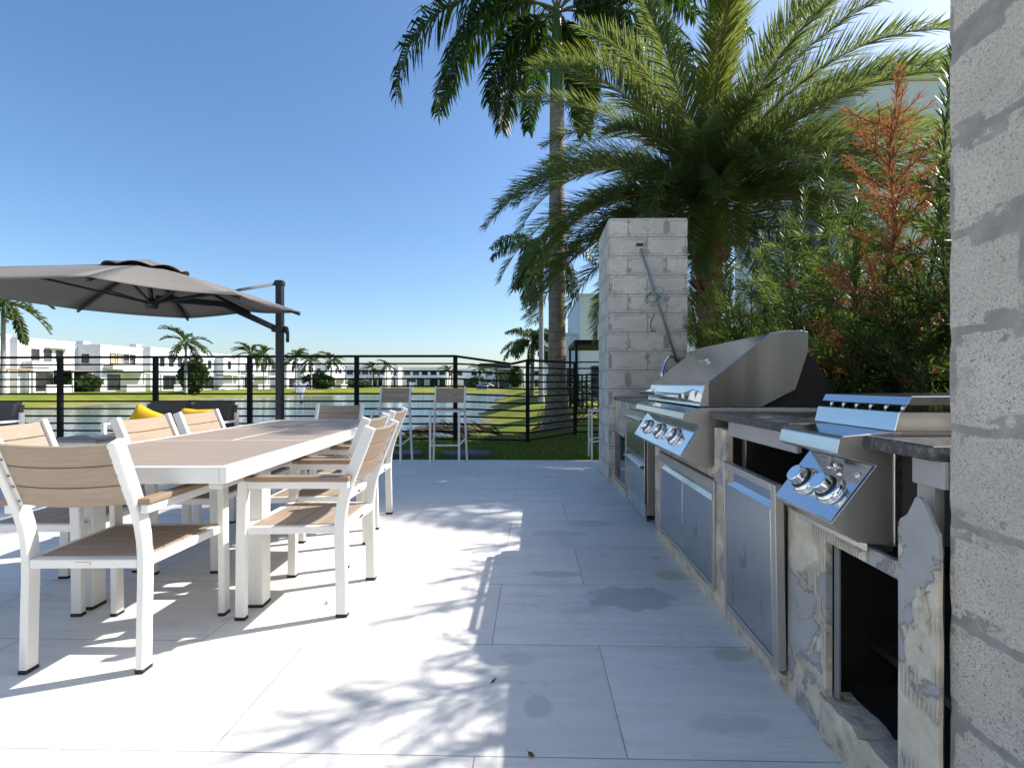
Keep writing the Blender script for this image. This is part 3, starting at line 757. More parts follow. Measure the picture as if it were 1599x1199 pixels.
# ---- glass fronted fridge
FR = thing("bar_fridge", "small glass fronted fridge in the far end of the counter", "fridge", (.868, 4.60, 0))
f = MB(); f.box((0, 0, .078), (.03, .66, .10)); f.box((0, 0, .555), (.03, .66, .632)); f.box((0, 0, .1005), (.03, .035, .5545)); f.box((0, .625, .1005), (.03, .66, .5545))
d = f.build("door", "steel_side", FR, .002)
MB().box((.006, .036, .1005), (.02, .624, .5545)).build("glass", "window_glass", d)
MB().box((-.018, .02, .560), (-.0005, .64, .580)).build("handle", "steel_mirror", d, .003)

# ================================================================== DINING SET
TR = R(3.0)
def table_pt(u, v, z=0):
    """u across (0 at the right edge, + to the left), v along from the near edge"""
    o = Vector((-1.208, 1.905, z)); d = Vector((-math.sin(TR), math.cos(TR), 0)); l = Vector((-math.cos(TR), -math.sin(TR), 0))
    return o + l * u + d * v
TW, TL = .985, 2.575
T = thing("dining_table", "long tan slatted dining table with white frame and centre leaves", "table", table_pt(TW / 2, 0), TR)
hw = TW / 2
f = MB()
f.box((-hw, 0, .672), (-hw + .03, TL, .739)); f.box((hw - .03, 0, .672), (hw, TL, .739))
f.box((-hw + .0305, 0, .672), (hw - .0305, .03, .739)); f.box((-hw + .0305, TL - .03, .672), (hw - .0305, TL, .739))
f.build("frame", "white_paint", T, .003)
for a, b, nm in ((.032, .915, "end_top"), (.925, 1.655, "leaf"), (1.665, TL - .032, "end_top")):
    if nm == "leaf":
        MB().box((-hw + .032, a, .70), (-.006, b, .7385)).build("leaf", "wood_table", T, .001)
        MB().box((.006, a, .70), (hw - .032, b, .7385)).build("leaf", "wood_table", T, .001)
    else: MB().box((-hw + .032, a, .70), (hw - .032, b, .7385)).build(nm, "wood_table", T, .001)
f = MB(); f.box((-hw + .031, .9155, .69), (hw - .031, .9245, .7392)); f.box((-hw + .031, 1.6555, .69), (hw - .031, 1.6645, .7392)); f.box((-.0055, .925, .69), (.0055, 1.655, .7392))
f.build("divider", "white_paint", T, .001)
f = MB(); f.box((-.42, .10, .63), (-.36, TL - .10, .6715)); f.box((.36, .10, .63), (.42, TL - .10, .6715)); f.build("apron", "white_paint", T, .003)
for x in (-.395, .395):
    for y in (.44, TL - .44):
        l = MB().box((x - .04, y - .04, .012), (x + .04, y + .04, .671)).build("leg", "white_paint", T, .004)
        MB().box((x - .041, y - .041, 0), (x + .041, y + .041, .014)).build("foot", "black_rubber", l, .002)

def make_chair():
    c = thing("dining_chair", "x", "chair", group="slatted armchairs around the dining table")
    WB = .212; WF = .245
    post = [(-.225, .0), (-.220, .20), (-.214, .36), (-.216, .44), (-.226, .52), (-.243, .60), (-.265, .67)]
    top = [(-.265, .67), (-.345, .865)]
    curve = [(-.220, .012), (-.216, .20), (-.212, .34), (-.212, .42), (-.218, .49), (-.230, .55), (-.248, .61), (-.268, .665), (-.348, .868)]
    for s in (-1, 1):
        l = MB().sweep([(s * WB, y, z) for y, z in curve], .030, .050, (1, 0, 0)).build("rear_leg", "white_paint", c, .004)
        MB().box((s * WB - .016, -.246, 0), (s * WB + .016, -.194, .014)).build("foot", "black_rubber", l, .002)
        l = MB().sweep([(s * WF, .226, .012), (s * WF, .222, .35), (s * WF, .214, .632)], .030, .046, (1, 0, 0)).build("front_leg", "white_paint", c, .004)
        MB().box((s * WF - .016, .202, 0), (s * WF + .016, .250, .014)).build("foot", "black_rubber", l, .002)
        MB().box((s * WF - .015, -.262, .594), (s * WF + .015, .191, .627)).build("arm_rail", "white_paint", c, .003)
        MB().box((s * WF - .024, -.268, .628), (s * WF + .024, .240, .650)).build("armrest", "wood_arm", c, .003)
    MB().box((-WB + .016, -.235, .385), (WB - .016, -.195, .418)).build("seat_rail", "white_paint", c, .003)
    MB().box((-WF + .016, .198, .385), (WF - .016, .234, .418)).build("seat_rail", "white_paint", c, .003)
    for s in (-1, 1): MB().sweep([(s * (WB + .002), -.192, .401), (s * (WF - .012), .20, .401)], .028, .034, (1, 0, 0)).build("side_rail", "white_paint", c, .003)
    f = MB(); n = 4
    for i in range(n):
        y0 = -.190 + i * .0965; w0 = lerp(WB, WF, i / n) - .022; w1 = lerp(WB, WF, (i + 1) / n) - .022; y1 = y0 + .0925
        f.add([(-w0, y0, .404), (w0, y0, .404), (w1, y1, .404), (-w1, y1, .404), (-w0, y0, .421), (w0, y0, .421), (w1, y1, .421), (-w1, y1, .421)],
              [(0, 3, 2, 1), (4, 5, 6, 7), (0, 1, 5, 4), (1, 2, 6, 5), (2, 3, 7, 6), (3, 0, 4, 7)])
    f.build("seat", "wood_slat", c, .002)
    # back: three bowed slats between the posts
    f = MB(); up = Vector((0, -.080, .203)).normalized(); nrm = Vector((0, -up.z, up.y))
    base = Vector((0, -.253, .628))
    for i in range(3):
        a = .004 + i * .0825; b = a + .0785; vs = []; m_ = 10
        for j in range(m_ + 1):
            u = -1 + 2 * j / m_; x = u * (WB - .016); bow = .022 * (1 - u * u)
            for h, t in ((a, 0), (b, 0), (b, .014), (a, .014)):
                vs.append(base + up * h + nrm * (bow + t - .006) + Vector((x, 0, 0)))
        fs = []
        for j in range(m_):
            for k in range(4): fs.append((j * 4 + k, j * 4 + (k + 1) % 4, j * 4 + 4 + (k + 1) % 4, j * 4 + 4 + k))
        fs += [(3, 2, 1, 0), (m_ * 4, m_ * 4 + 1, m_ * 4 + 2, m_ * 4 + 3)]
        f.add(vs, fs)
    f.build("backrest", "wood_slat", c, .0015)
    for s in (-1, 1):
        p0 = base + up * .002 + nrm * .010 + Vector((s * (WB - .020), 0, 0)); p1 = p0 + up * .245
        b = MB().sweep([p0, p1], .014, .004, (1, 0, 0)); 
        for k in (.02, .08, .125, .19, .225):
            q = p0 + up * k + nrm * .003; Mx = mat_from(q, Vector((1, 0, 0)), up, nrm)
            b.lathe([(.0045, -.001), (.0045, .002), (.003, .003)], 8, 1, Mx)
        b.build("slat_bracket", ["white_paint", "pipe_grey"], c)
    t = MB().box((-.028, -.2375, .396), (.028, -.2352, .408)); t.build("tag_plate", "steel_brushed", c)
    return c
CH = make_chair()
def place(o, x, y, deg, label, first=False):
    c = o if first else copy_tree(o)
    c.location = (x, y, 0); c.rotation_euler = (0, 0, R(deg)); c['label'] = label; return c
# facing angle: 0 looks along +Y, 90 looks along -X
place(CH, -1.668, 2.002, 2, "slatted armchair at the near head of the table, its back to the viewer", True)
place(CH, -1.098, 2.435, 91, "sunlit slatted armchair pulled out nearest on the kitchen side of the table")
place(CH, -1.318, 3.015, 92, "middle slatted armchair pushed in on the kitchen side of the table")
place(CH, -1.386, 3.768, 93, "slatted armchair farthest along the kitchen side of the table")
place(CH, -1.86, 4.395, 183, "slatted armchair at the far head of the table facing the viewer")
place(CH, -2.335, 2.435, -86, "slatted armchair pulled out beside the near left corner of the table")
place(CH, -2.035, 2.955, -86, "middle slatted armchair on the lake side in front of the loveseat")
place(CH, -2.085, 3.508, -87, "slatted armchair farthest along the lake side under the parasol")

# ================================================================== BAR STOOLS
def make_stool():
    c = thing("bar_stool", "x", "bar stool", group="bar stools at the patio edge")
    for s in (-1, 1):
        MB().sweep([(s * .188, .205, 0), (s * .188, .205, .724)], .026, .026).build("front_leg", "white_paint", c, .003)
        MB().sweep([(s * .232, -.235, 0), (s * .206, -.19, .74), (s * .203, -.262, 1.03)], .026, .030).build("rear_leg", "white_paint", c, .003)
        MB().sweep([(s * .190, .19, .27), (s * .222, -.205, .33)], .016, .018).build("side_stretcher", "white_paint", c, .002)
        MB().sweep([(s * .190, .195, .712), (s * .205, -.185, .712)], .024, .026).build("side_rail", "white_paint", c, .002)
    MB().box((-.175, .193, .700), (.175, .217, .724)).build("seat_frame", "white_paint", c, .002)
    MB().box((-.176, .196, .262), (.176, .214, .280)).build("footrest", "white_paint", c, .002)
    f = MB()
    for i in range(4): f.box((-.176, -.175 + i * .092, .708), (.176, -.175 + i * .092 + .088, .724))
    f.build("seat", "wood_slat", c, .001)
    f = MB(); up = Vector((0, -.072, .29)).normalized()
    for a in (.07, .175):
        p0 = Vector((0, -.19, .74)) + up * a; p1 = p0 + up * .10
        f.sweep([p0, p1], .378, .014, (1, 0, 0))
    f.build("backrest", "wood_slat", c, .002)
    return c
ST = make_stool()
for i, (x, y, a, lab) in enumerate(((-1.142, 6.515, 180, "white bar stool with brown back, closest to the grass corner and block pillar"),
                                    (-1.905, 6.520, 180, "white bar stool with brown back half hidden behind the dining chairs"),
                                    (1.05, 7.22, 90, "white bar stool peeking out from behind the far block pillar"))):
    s = ST if i == 0 else copy_tree(ST)
    s.location = (x, y, 0 if y < 6.85 else -.034); s.rotation_euler = (0, 0, R(a)); s['label'] = lab

# ================================================================== LOUNGE SEATS
def make_lounge(name, label, cat, wid, loc, rz):
    c = thing(name, label, cat, loc, rz)
    for s in (-1, 1):
        f = MB().box((s * wid / 2 - .02, -.34, .0), (s * wid / 2 + .02, -.29, .66)).box((s * wid / 2 - .02, .29, .0), (s * wid / 2 + .02, .34, .56))
        f.box((s * wid / 2 - .02, -.2895, .53), (s * wid / 2 + .02, .2895, .56)); f.build("arm_frame", "white_paint", c, .003)
    MB().box((-wid / 2 + .022, -.33, .22), (wid / 2 - .022, .33, .27)).build("seat_base", "white_paint", c, .003)
    n = 2 if wid > 1 else 1; cw = (wid - .05) / n
    for i in range(n):
        x0 = -wid / 2 + .025 + i * cw
        MB().box((x0 + .004, -.22, .272), (x0 + cw - .004, .35, .42)).build("seat_cushion", "charcoal_fabric", c, .035, seg=3)
        Mx = Matrix.Translation((0, -.30, .40)) @ Matrix.Rotation(R(12), 4, 'X')
        MB().box((x0 + .004, -.06, 0), (x0 + cw - .004, .09, .42), 0, Mx).build("back_cushion", "charcoal_fabric", c, .045, seg=3)
    return c
make_lounge("loveseat", "charcoal cushioned loveseat with white arms behind the lake-side chairs", "loveseat", 1.36, (-4.86, 6.50, 0), R(178))
make_lounge("lounge_chair", "charcoal lounge chair with pale arm at the photo's left edge", "armchair", .82, (-7.60, 6.40, 0), R(184))
def pillow(label, loc, rx, ry, rz, w, h):
    me = MB(); n = 12; vs = []; fs = []
    for sgn in (1, -1):
        for j in range(n + 1):
            for i in range(n + 1):
                u, v = -1 + 2 * i / n, -1 + 2 * j / n
                t = .075 * ((1 - u ** 4) * (1 - v ** 4)) ** .6; pin = 1 - .07 * (1 - abs(u * v)) * max(abs(u), abs(v))
                vs.append((u * w / 2 * (1 - .06 * (1 - v * v) * 0) * pin, sgn * t, v * h / 2 * pin))
        b = 0 if sgn == 1 else (n + 1) ** 2
        for j in range(n):
            for i in range(n):
                q = (b + j * (n + 1) + i, b + j * (n + 1) + i + 1, b + (j + 1) * (n + 1) + i + 1, b + (j + 1) * (n + 1) + i)
                fs.append(q if sgn == -1 else q[::-1])
    me.add(vs, fs, 0, True); o = me.build("throw_pillow", "yellow_fabric"); o.location = loc; o.rotation_euler = (rx, ry, rz)
    return tag(o, label, "pillow", "yellow pillows on the loveseat")
pillow("yellow pillow tipped into the corner of the loveseat", (-5.07, 6.28, .535), R(-14), R(24), R(6), .44, .42)
pillow("yellow pillow lying flat-topped against the loveseat's white-framed end", (-4.43, 6.29, .53), R(-16), R(2), R(-4), .46, .44)
ct = thing("coffee_table", "low white coffee table with pale wood top beside the loveseat", "coffee table", (-4.86, 5.30, 0))
MB().box((-.36, -.30, .452), (.30, .30, .478)).build("top", "wood_table", ct, .003)
f = MB(); f.box((-.37, -.31, .42), (.31, .31, .4515)); f.build("frame", "white_paint", ct, .003)
for x in (-.34, .28):
    for y in (-.28, .28): MB().box((x - .02, y - .02, 0), (x + .02, y + .02, .4195)).build("leg", "white_paint", ct, .003)
ot = thing("ottoman", "low charcoal ottoman between the coffee table and the middle chair", "ottoman", (-4.27, 5.3, 0))
MB().box((-.33, -.3, .20), (.33, .3, .42)).build("cushion", "charcoal_fabric", ot, .04, seg=3)
MB().box((-.32, -.29, .14), (.32, .29, .198)).build("frame", "white_paint", ot, .003)
for x in (-.3, .3):
    for y in (-.27, .27): MB().box((x - .02, y - .02, 0), (x + .02, y + .02, .1395)).build("leg", "white_paint", ot, .003)

# ================================================================== CANTILEVER PARASOL
U = thing("cantilever_parasol", "large taupe cantilever parasol on a dark side pole", "parasol", (-3.20, 6.12, 0))
UO = Vector(U.location)
def ub(mb, name, mat, par=None, **k):
    mb.v = [tuple(Vector(v) - UO) for v in mb.v]; return mb.build(name, mat, par or U, **k)
# rim corners: the photographed tips pushed to their depth on a tilted 2.9 m octagon
cen = Vector((-3.78, 4.80, 1.885))
def rimpt(ang, r=1.46): return Vector((cen.x + r * math.cos(ang), cen.y + r * math.sin(ang), cen.z - .006 * r * math.cos(ang) + .035 * r * math.sin(ang)))
a0 = 1.147
tips = {7: (470.6, 488), 1: (294, 497), 2: (120, 483), 5: (134, 431.6), 6: (375, 461)}
rim = []
for k in range(8):
    p = rimpt(a0 + 2 * math.pi * k / 8)
    if k in tips: p = at(*tips[k], p.y)
    rim.append(p)
rim[0] = at(392, 487, rim[0].y)
rim[4] = at(-255, 428, rim[4].y); rim[3] = at(-150, 441, rim[3].y)

apex = at(229, 411, 4.88); hub = at(237, 474, 4.86)
cv = MB(); NR = 8
for k in range(8):
    A, B = rim[k], rim[(k + 1) % 8]; vs = []; fs = []; m_ = 8
    for i in range(NR + 1):
        t = i / NR
        for j in range(m_ + 1):
            u = j / m_; e = lerp(A, B, u)
            sag = math.sin(math.pi * u) * t * .045
            e = lerp(e, cen, math.sin(math.pi * u) * .05 * t)
            p = lerp(apex + Vector((0, 0, -.02)), e, t); p.z += .022 * math.sin(math.pi * t) - sag * .4
            vs.append(p)
    for i in range(NR):
        for j in range(m_): fs.append((i * (m_ + 1) + j, i * (m_ + 1) + j + 1, (i + 1) * (m_ + 1) + j + 1, (i + 1) * (m_ + 1) + j))
    cv.add(vs, fs, 0, True)
CV = ub(cv, "canopy", "canopy_fabric", weld=False)
md = CV.modifiers.new("thick", 'SOLIDIFY'); md.thickness = .004
# scalloped vent on top
vt = MB(); vs = []; fs = []; n = 48
for i in range(4):
    t = i / 3
    for k in range(n):
        a = 2 * math.pi * k / n; r = .02 + t * .34
        e = apex + Vector((r * math.cos(a), r * math.sin(a), .038 - .125 * t + (t ** 2) * .035 * abs(math.sin(4 * a)) ))
        vs.append(e)
for i in range(3):
    for k in range(n): fs.append((i * n + k, i * n + (k + 1) % n, (i + 1) * n + (k + 1) % n, (i + 1) * n + k))
vt.add(vs, fs, 0, True); o = ub(vt, "vent_cap", "canopy_fabric"); md = o.modifiers.new("thick", 'SOLIDIFY'); md.thickness = .005
for k in range(8):
    A = lerp(rim[k], cen, .01); pts = []
    for t in (0, .25, .5, .75, 1):
        p = lerp(apex, A, t); p.z += .022 * math.sin(math.pi * t) - .022; pts.append(p)
    r_ = ub(MB().sweep(pts, .018, .026, (pts[1] - pts[0]).cross(Vector((0, 0, 1)))), "rib", "umbrella_metal")
    mid = lerp(pts[2], pts[3], .2)
    ub(MB().sweep([hub, mid], .016, .020, (mid - hub).cross(Vector((0, 0, 1)))), "strut", "umbrella_metal", r_)
ub(MB().lathe([(.02, -.05), (.055, -.045), (.06, .0), (.05, .03), (.03, .05)], 16, 0, Matrix.Translation(hub)), "hub", "umbrella_metal")
ub(MB().tube([hub, apex + Vector((0, 0, .02))], .022, 12), "mast", "umbrella_metal")
px, py = UO.x, UO.y
ub(MB().box((px - .04, py - .04, .09), (px + .04, py + .04, 2.33)), "pole", "umbrella_metal", bevel=.006)
ub(MB().box((px - .055, py - .05, 2.30), (px + .05, py + .05, 2.372)), "pole_cap", "umbrella_metal", bevel=.012, seg=2)
ub(MB().box((px - .45, py - .45, 0), (px + .45, py + .45, .09)), "base", "slab_stone", bevel=.01)
cl = at(430, 508, py - .03)
CLm = ub(MB().box((px - .085, py - .06, 1.72), (px + .055, py + .06, 1.80)), "clamp", "umbrella_metal", bevel=.01)
ub(MB().prism([(px + .056, 1.80), (px + .10, 1.79), (px + .115, 1.72), (px + .115, 1.60), (px + .10, 1.585), (px + .08, 1.60), (px + .085, 1.68), (px + .056, 1.73)], py - .02, py + .02), "crank_handle", "umbrella_metal", CLm, bevel=.008)
arm_end = lerp(apex, rim[7], .42) + Vector((0, 0, -.03))
ub(MB().sweep([(px - .06, py - .03, 1.775), lerp(Vector((px, py, 1.77)), hub, .5) + Vector((0, 0, .15)), hub + Vector((0.02, .03, .06))], .045, .065, (.9, -.4, 0)), "arm", "umbrella_metal", bevel=.005)
ub(MB().sweep([(px - .03, py, 2.335), at(376, 452, 5.7), at(362, 456, 5.62)], .022, .03, (.4, -.9, 0)), "stay_bar", "umbrella_metal")

# ================================================================== PALMS
def frond(mb, base, az, e0, e1, L, nleaf, ll, lw, style, rg, t0=.14, bend=0.0, rr=.02, p=1.0, mi_leaf=0, mi_stalk=1):
    n = 14; pts = [Vector(base)]; tang = []
    for i in range(n):
        t = (i + .5) / n; e = lerp(e0, e1, t ** p); a = az + bend * t
        d = Vector((math.cos(a) * math.cos(e), math.sin(a) * math.cos(e), math.sin(e))); tang.append(d); pts.append(pts[-1] + d * (L / n))
    mb.tube(pts, [lerp(rr, rr * .18, i / n) for i in range(n + 1)], 5, mi_stalk)
    for q in range(nleaf):
        t = t0 + (1 - t0) * (q + rg.random() * .6) / nleaf
        k = min(n - 1, int(t * n)); fr = t * n - k
        c = lerp(pts[k], pts[k + 1], min(1, fr)); T = tang[k]
        side = T.cross(Vector((0, 0, 1)))
        if side.length < .05: side = Vector((math.sin(az), -math.cos(az), 0))
        side.normalize(); up = side.cross(T).normalized()
        shape = min(1, (t - t0) / .12 + .35) * (1 - .62 * max(0, (t - .55) / .45) ** 1.6)
        for s in (-1, 1):
            l = ll * shape * rg.uniform(.82, 1.1)
            if style == 'royal':
                vang = rg.choice((-.55, -.1, .35, .7)) + rg.uniform(-.2, .2); fwd = rg.uniform(.35, .7)
                d = (side * s * math.cos(vang) + up * math.sin(vang)) * (1 - fwd * .45) + T * fwd
                d.normalize(); g = rg.uniform(.55, 1.15)
                d2 = (d * .55 + Vector((0, 0, -1)) * g).normalized()
                m1, m2 = .42, .58
            else:
                vang = rg.choice((.15, .5, .8)) + rg.uniform(-.15, .15); fwd = .85
                d = side * s * math.cos(vang) * .75 + up * math.sin(vang) * .75 + T * fwd * rg.uniform(.8, 1.15)
                d.normalize(); d2 = (d + Vector((0, 0, -.22)) * rg.uniform(.3, 1.2)).normalized(); m1, m2 = .45, .55
            wv = d.cross(up if abs(d.dot(up)) < .8 else T).normalized()
            wv = (wv + up * rg.uniform(-.6, .6)).normalized() * lw * .5 * rg.uniform(.8, 1.15)
            b = c; mpt = c + d * l * m1; tip = mpt + d2 * l * m2; md = lerp(mpt, tip, .5)
            mb.add([b - wv * .5, b + wv * .5, mpt - wv, mpt + wv, md - wv * .75, md + wv * .75, tip], [(0, 1, 3, 2), (2, 3, 5, 4), (4, 5, 6)], mi_leaf)
def royal_palm(name, label, loc, H, shaft, r0, seed, fronds, nl, ll, lw, trunk_mat="royal_trunk", leaf="royal_leaf", group=None, flare=1.35, parts=True, rr=.035, style='royal'):
    rg = random.Random(seed)
    t = thing(name, label, "palm tree", loc, 0, group)
    if flare > 1.2: pr = [(r0 * flare * 1.62, -.3), (r0 * flare * 1.5, .0), (r0 * flare * 1.35, .18), (r0 * flare * 1.12, .42), (r0 * flare * .98, .7), (r0 * 1.16, 1.0)]
    else: pr = [(r0 * 1.4, -.3), (r0 * 1.3, .15), (r0 * 1.1, .5)]
    n0 = 14
    for i in range(n0 + 1):
        z = lerp(1.3, H, i / n0); pr.append((r0 * lerp(1.06, .86, i / n0) * (1 + .02 * math.sin(i * 1.7)), z))
    MB().lathe(pr, 20).build("trunk", trunk_mat, t, weld=False)
    r1 = pr[-1][0]
    MB().lathe([(r1 * .93, H - .005), (r1 * 1.0, H + shaft * .06), (r1 * 1.02, H + shaft * .2), (r1 * .86, H + shaft * .5), (r1 * .66, H + shaft * .8), (r1 * .5, H + shaft)], 18).build("crownshaft", "crownshaft", t, weld=False)
    whole = MB()
    for (az, e0, e1, Lf, bend) in fronds:
        mb = MB() if parts else whole
        z = H + shaft * rg.uniform(.90, 1.0)
        frond(mb, (math.cos(az) * r1 * .35, math.sin(az) * r1 * .35, z), az, e0, e1, Lf, nl, ll, lw, style, rg, .13, bend, rr, .8)
        if parts: mb.build("frond", [leaf, "frond_stalk"], t, weld=False)
    if not parts: whole.build("crown", [leaf, "frond_stalk"], t, weld=False)
    return t
D = R
RF = [  # azimuth (0 = +X, 180 = -X, 270 = towards the viewer), start and end elevation, length, sideways bend
    (D(186), D(40), D(-88), 5.3, .15), (D(200), D(14), D(-92), 4.15, .1), (D(168), D(2), D(-95), 2.9, -.1), (D(150), D(50), D(-70), 5.0, -.2),
    (D(4), D(28), D(-74), 4.7, .1), (D(350), D(48), D(-70), 5.2, -.1), (D(40), D(40), D(-70), 5.0, .1), (D(70), D(30), D(-80), 3.6, .0), (D(100), D(55), D(-60), 5.0, .0),
    (D(125), D(20), D(-85), 3.4, .1), (D(225), D(58), D(-60), 5.0, .1), (D(300), D(52), D(-66), 4.9, -.1), (D(332), D(10), D(-88), 2.9, .1), (D(20), D(70), D(-30), 4.8, .1), (D(265), D(82), D(30), 4.2, .0), (D(55), D(4), D(-96), 2.6, .1)]
royal_palm("royal_palm", "tall royal palm with green crownshaft and thick mossy trunk beyond the railing", (.583, 11.83, -.05), 7.95, 2.30, .202, 1, RF, 150, .86, .056)
def ring(n, seed, lo=-15, hi=75, L=3.6, j=.35):
    rg = random.Random(seed); out = []
    for i in range(n):
        e = lerp(lo, hi, ((i * 7) % n) / n); out.append((i * 2.39996 + rg.uniform(-j, j), D(e), D(lerp(-100, -35, ((i * 7) % n) / n)), L * rg.uniform(.88, 1.1), rg.uniform(-.2, .2)))
    return out
royal_palm("royal_palm", "second royal palm with a slim pale trunk behind the thick one", (.55, 31.5, -.05), 8.1, 1.7, .165, 2, ring(16, 4, -35, 70, 4.0), 90, .85, .08, "royal_trunk_pale", group=None, flare=1.1, rr=.04)
royal_palm("royal_palm", "shorter bushy royal palm standing further down the lawn with a brown trunk", (-.05, 47, -.05), 4.1, 1.2, .20, 3, [(a, e, D(lerp(-80, -10, (e / D(1) + 30) / 108)), l, b) for a, e, _, l, b in ring(22, 8, -30, 80, 3.2)], 70, .80, .08, "royal_trunk", flare=1.1, parts=False, leaf="far_leaf", rr=.05)

# Phoenix palm behind the pillar
PH = thing("date_palm", "big feathery date palm arching over the block pillar and hedge", "palm tree", (3.22, 9.0, -.05)); PH.scale = (1.08, 1.08, 1.13)
rg = random.Random(21); pr = []
for i in range(29):
    z = i * .155 - .3; pr.append((.21 + .035 * math.sin(i * 2.4) + (.06 if i > 20 else 0), z))
MB().lathe(pr, 14).build("trunk", "date_trunk", PH, weld=False)
mbs = MB()
for i in range(90):
    a = i * 2.4; z = 2.2 + i * .021; p = Vector((math.cos(a) * .2, math.sin(a) * .2, z)); d = Vector((math.cos(a), math.sin(a), 1.1))
    mbs.sweep([p, p + d * rg.uniform(.10, .22)], .07, .02, d.cross(Vector((0, 0, 1))))
mbs.build("leaf_bases", "date_trunk", PH, weld=False)
NF = 99
XF = [(168, 22, 4.1, 88), (178, 38, 4.2, 96), (188, 12, 3.9, 80), (160, 48, 4.3, 100), (193, 30, 3.8, 95), (172, 2, 3.8, 75), (15, 34, 4.0, 80), (350, 26, 4.1, 75), (335, 40, 4.1, 85), (325, 12, 3.8, 70), (305, 30, 3.4, 85), (5, 12, 3.8, 60), (318, 52, 4.0, 95)]
for i in range(NF):
    k = i / NF; e = lerp(78, -22, k ** .85); a = i * 2.39996 + rg.uniform(-.25, .25)
    Lf = rg.uniform(3.3, 4.1) * (1.0 if k < .7 else .9); drop = lerp(72, 60, k) + rg.uniform(-12, 24)
    if i >= NF - len(XF):
        k = .55; x_ = XF[i - NF + len(XF)]; a, e, Lf, drop = R(x_[0]), x_[1], x_[2], x_[3]
    if R(195) < a % 6.2832 < R(275) and e < 45: Lf *= .60
    mb = MB(); yng = k < .07
    frond(mb, (math.cos(a) * .10, math.sin(a) * .10, 4.12 - .36 * k), a, D(e), D(max(-90, e - drop)), Lf, 200, .50, .018, 'date', rg, .09, rg.uniform(-.3, .3), .016, 1.15)
    mb.build("frond", ["date_leaf_young" if (yng or i % 11 == 4) else "date_leaf", "frond_stalk_tan"], PH, weld=False)

# ================================================================== HEDGE OF PODOCARPUS
def shoot(mb, pts, ll, sp, lw, rg, mi=0, t0=0.0, ang=.95):
    """leaves spiralling round a shoot"""
    tot = sum((pts[i + 1] - pts[i]).length for i in range(len(pts) - 1)); n = max(4, int(tot / sp)); ga = rg.random() * 6
    for q in range(n):
        t = t0 + (1 - t0) * q / n; k = t * (len(pts) - 1); i = min(len(pts) - 2, int(k)); c = lerp(pts[i], pts[i + 1], k - i)
        T = (pts[i + 1] - pts[i]).normalized(); u = T.orthogonal().normalized(); v = T.cross(u); ga += 2.39996
        rad = u * math.cos(ga) + v * math.sin(ga); aa = ang * rg.uniform(.75, 1.2) * (1 - .45 * t)
        d = T * math.cos(aa) + rad * math.sin(aa); l = ll * rg.uniform(.7, 1.1)
        d2 = (d + Vector((0, 0, -.25)) * rg.random()).normalized()
        wv = d.cross(rad + T * .3); 
        if wv.length < .01: wv = u
        wv = wv.normalized() * lw * .5; m_ = c + d * l * .5; tip = m_ + d2 * l * .5
        mb.add([c, m_ - wv, tip, m_ + wv], [(0, 1, 2, 3)], mi)
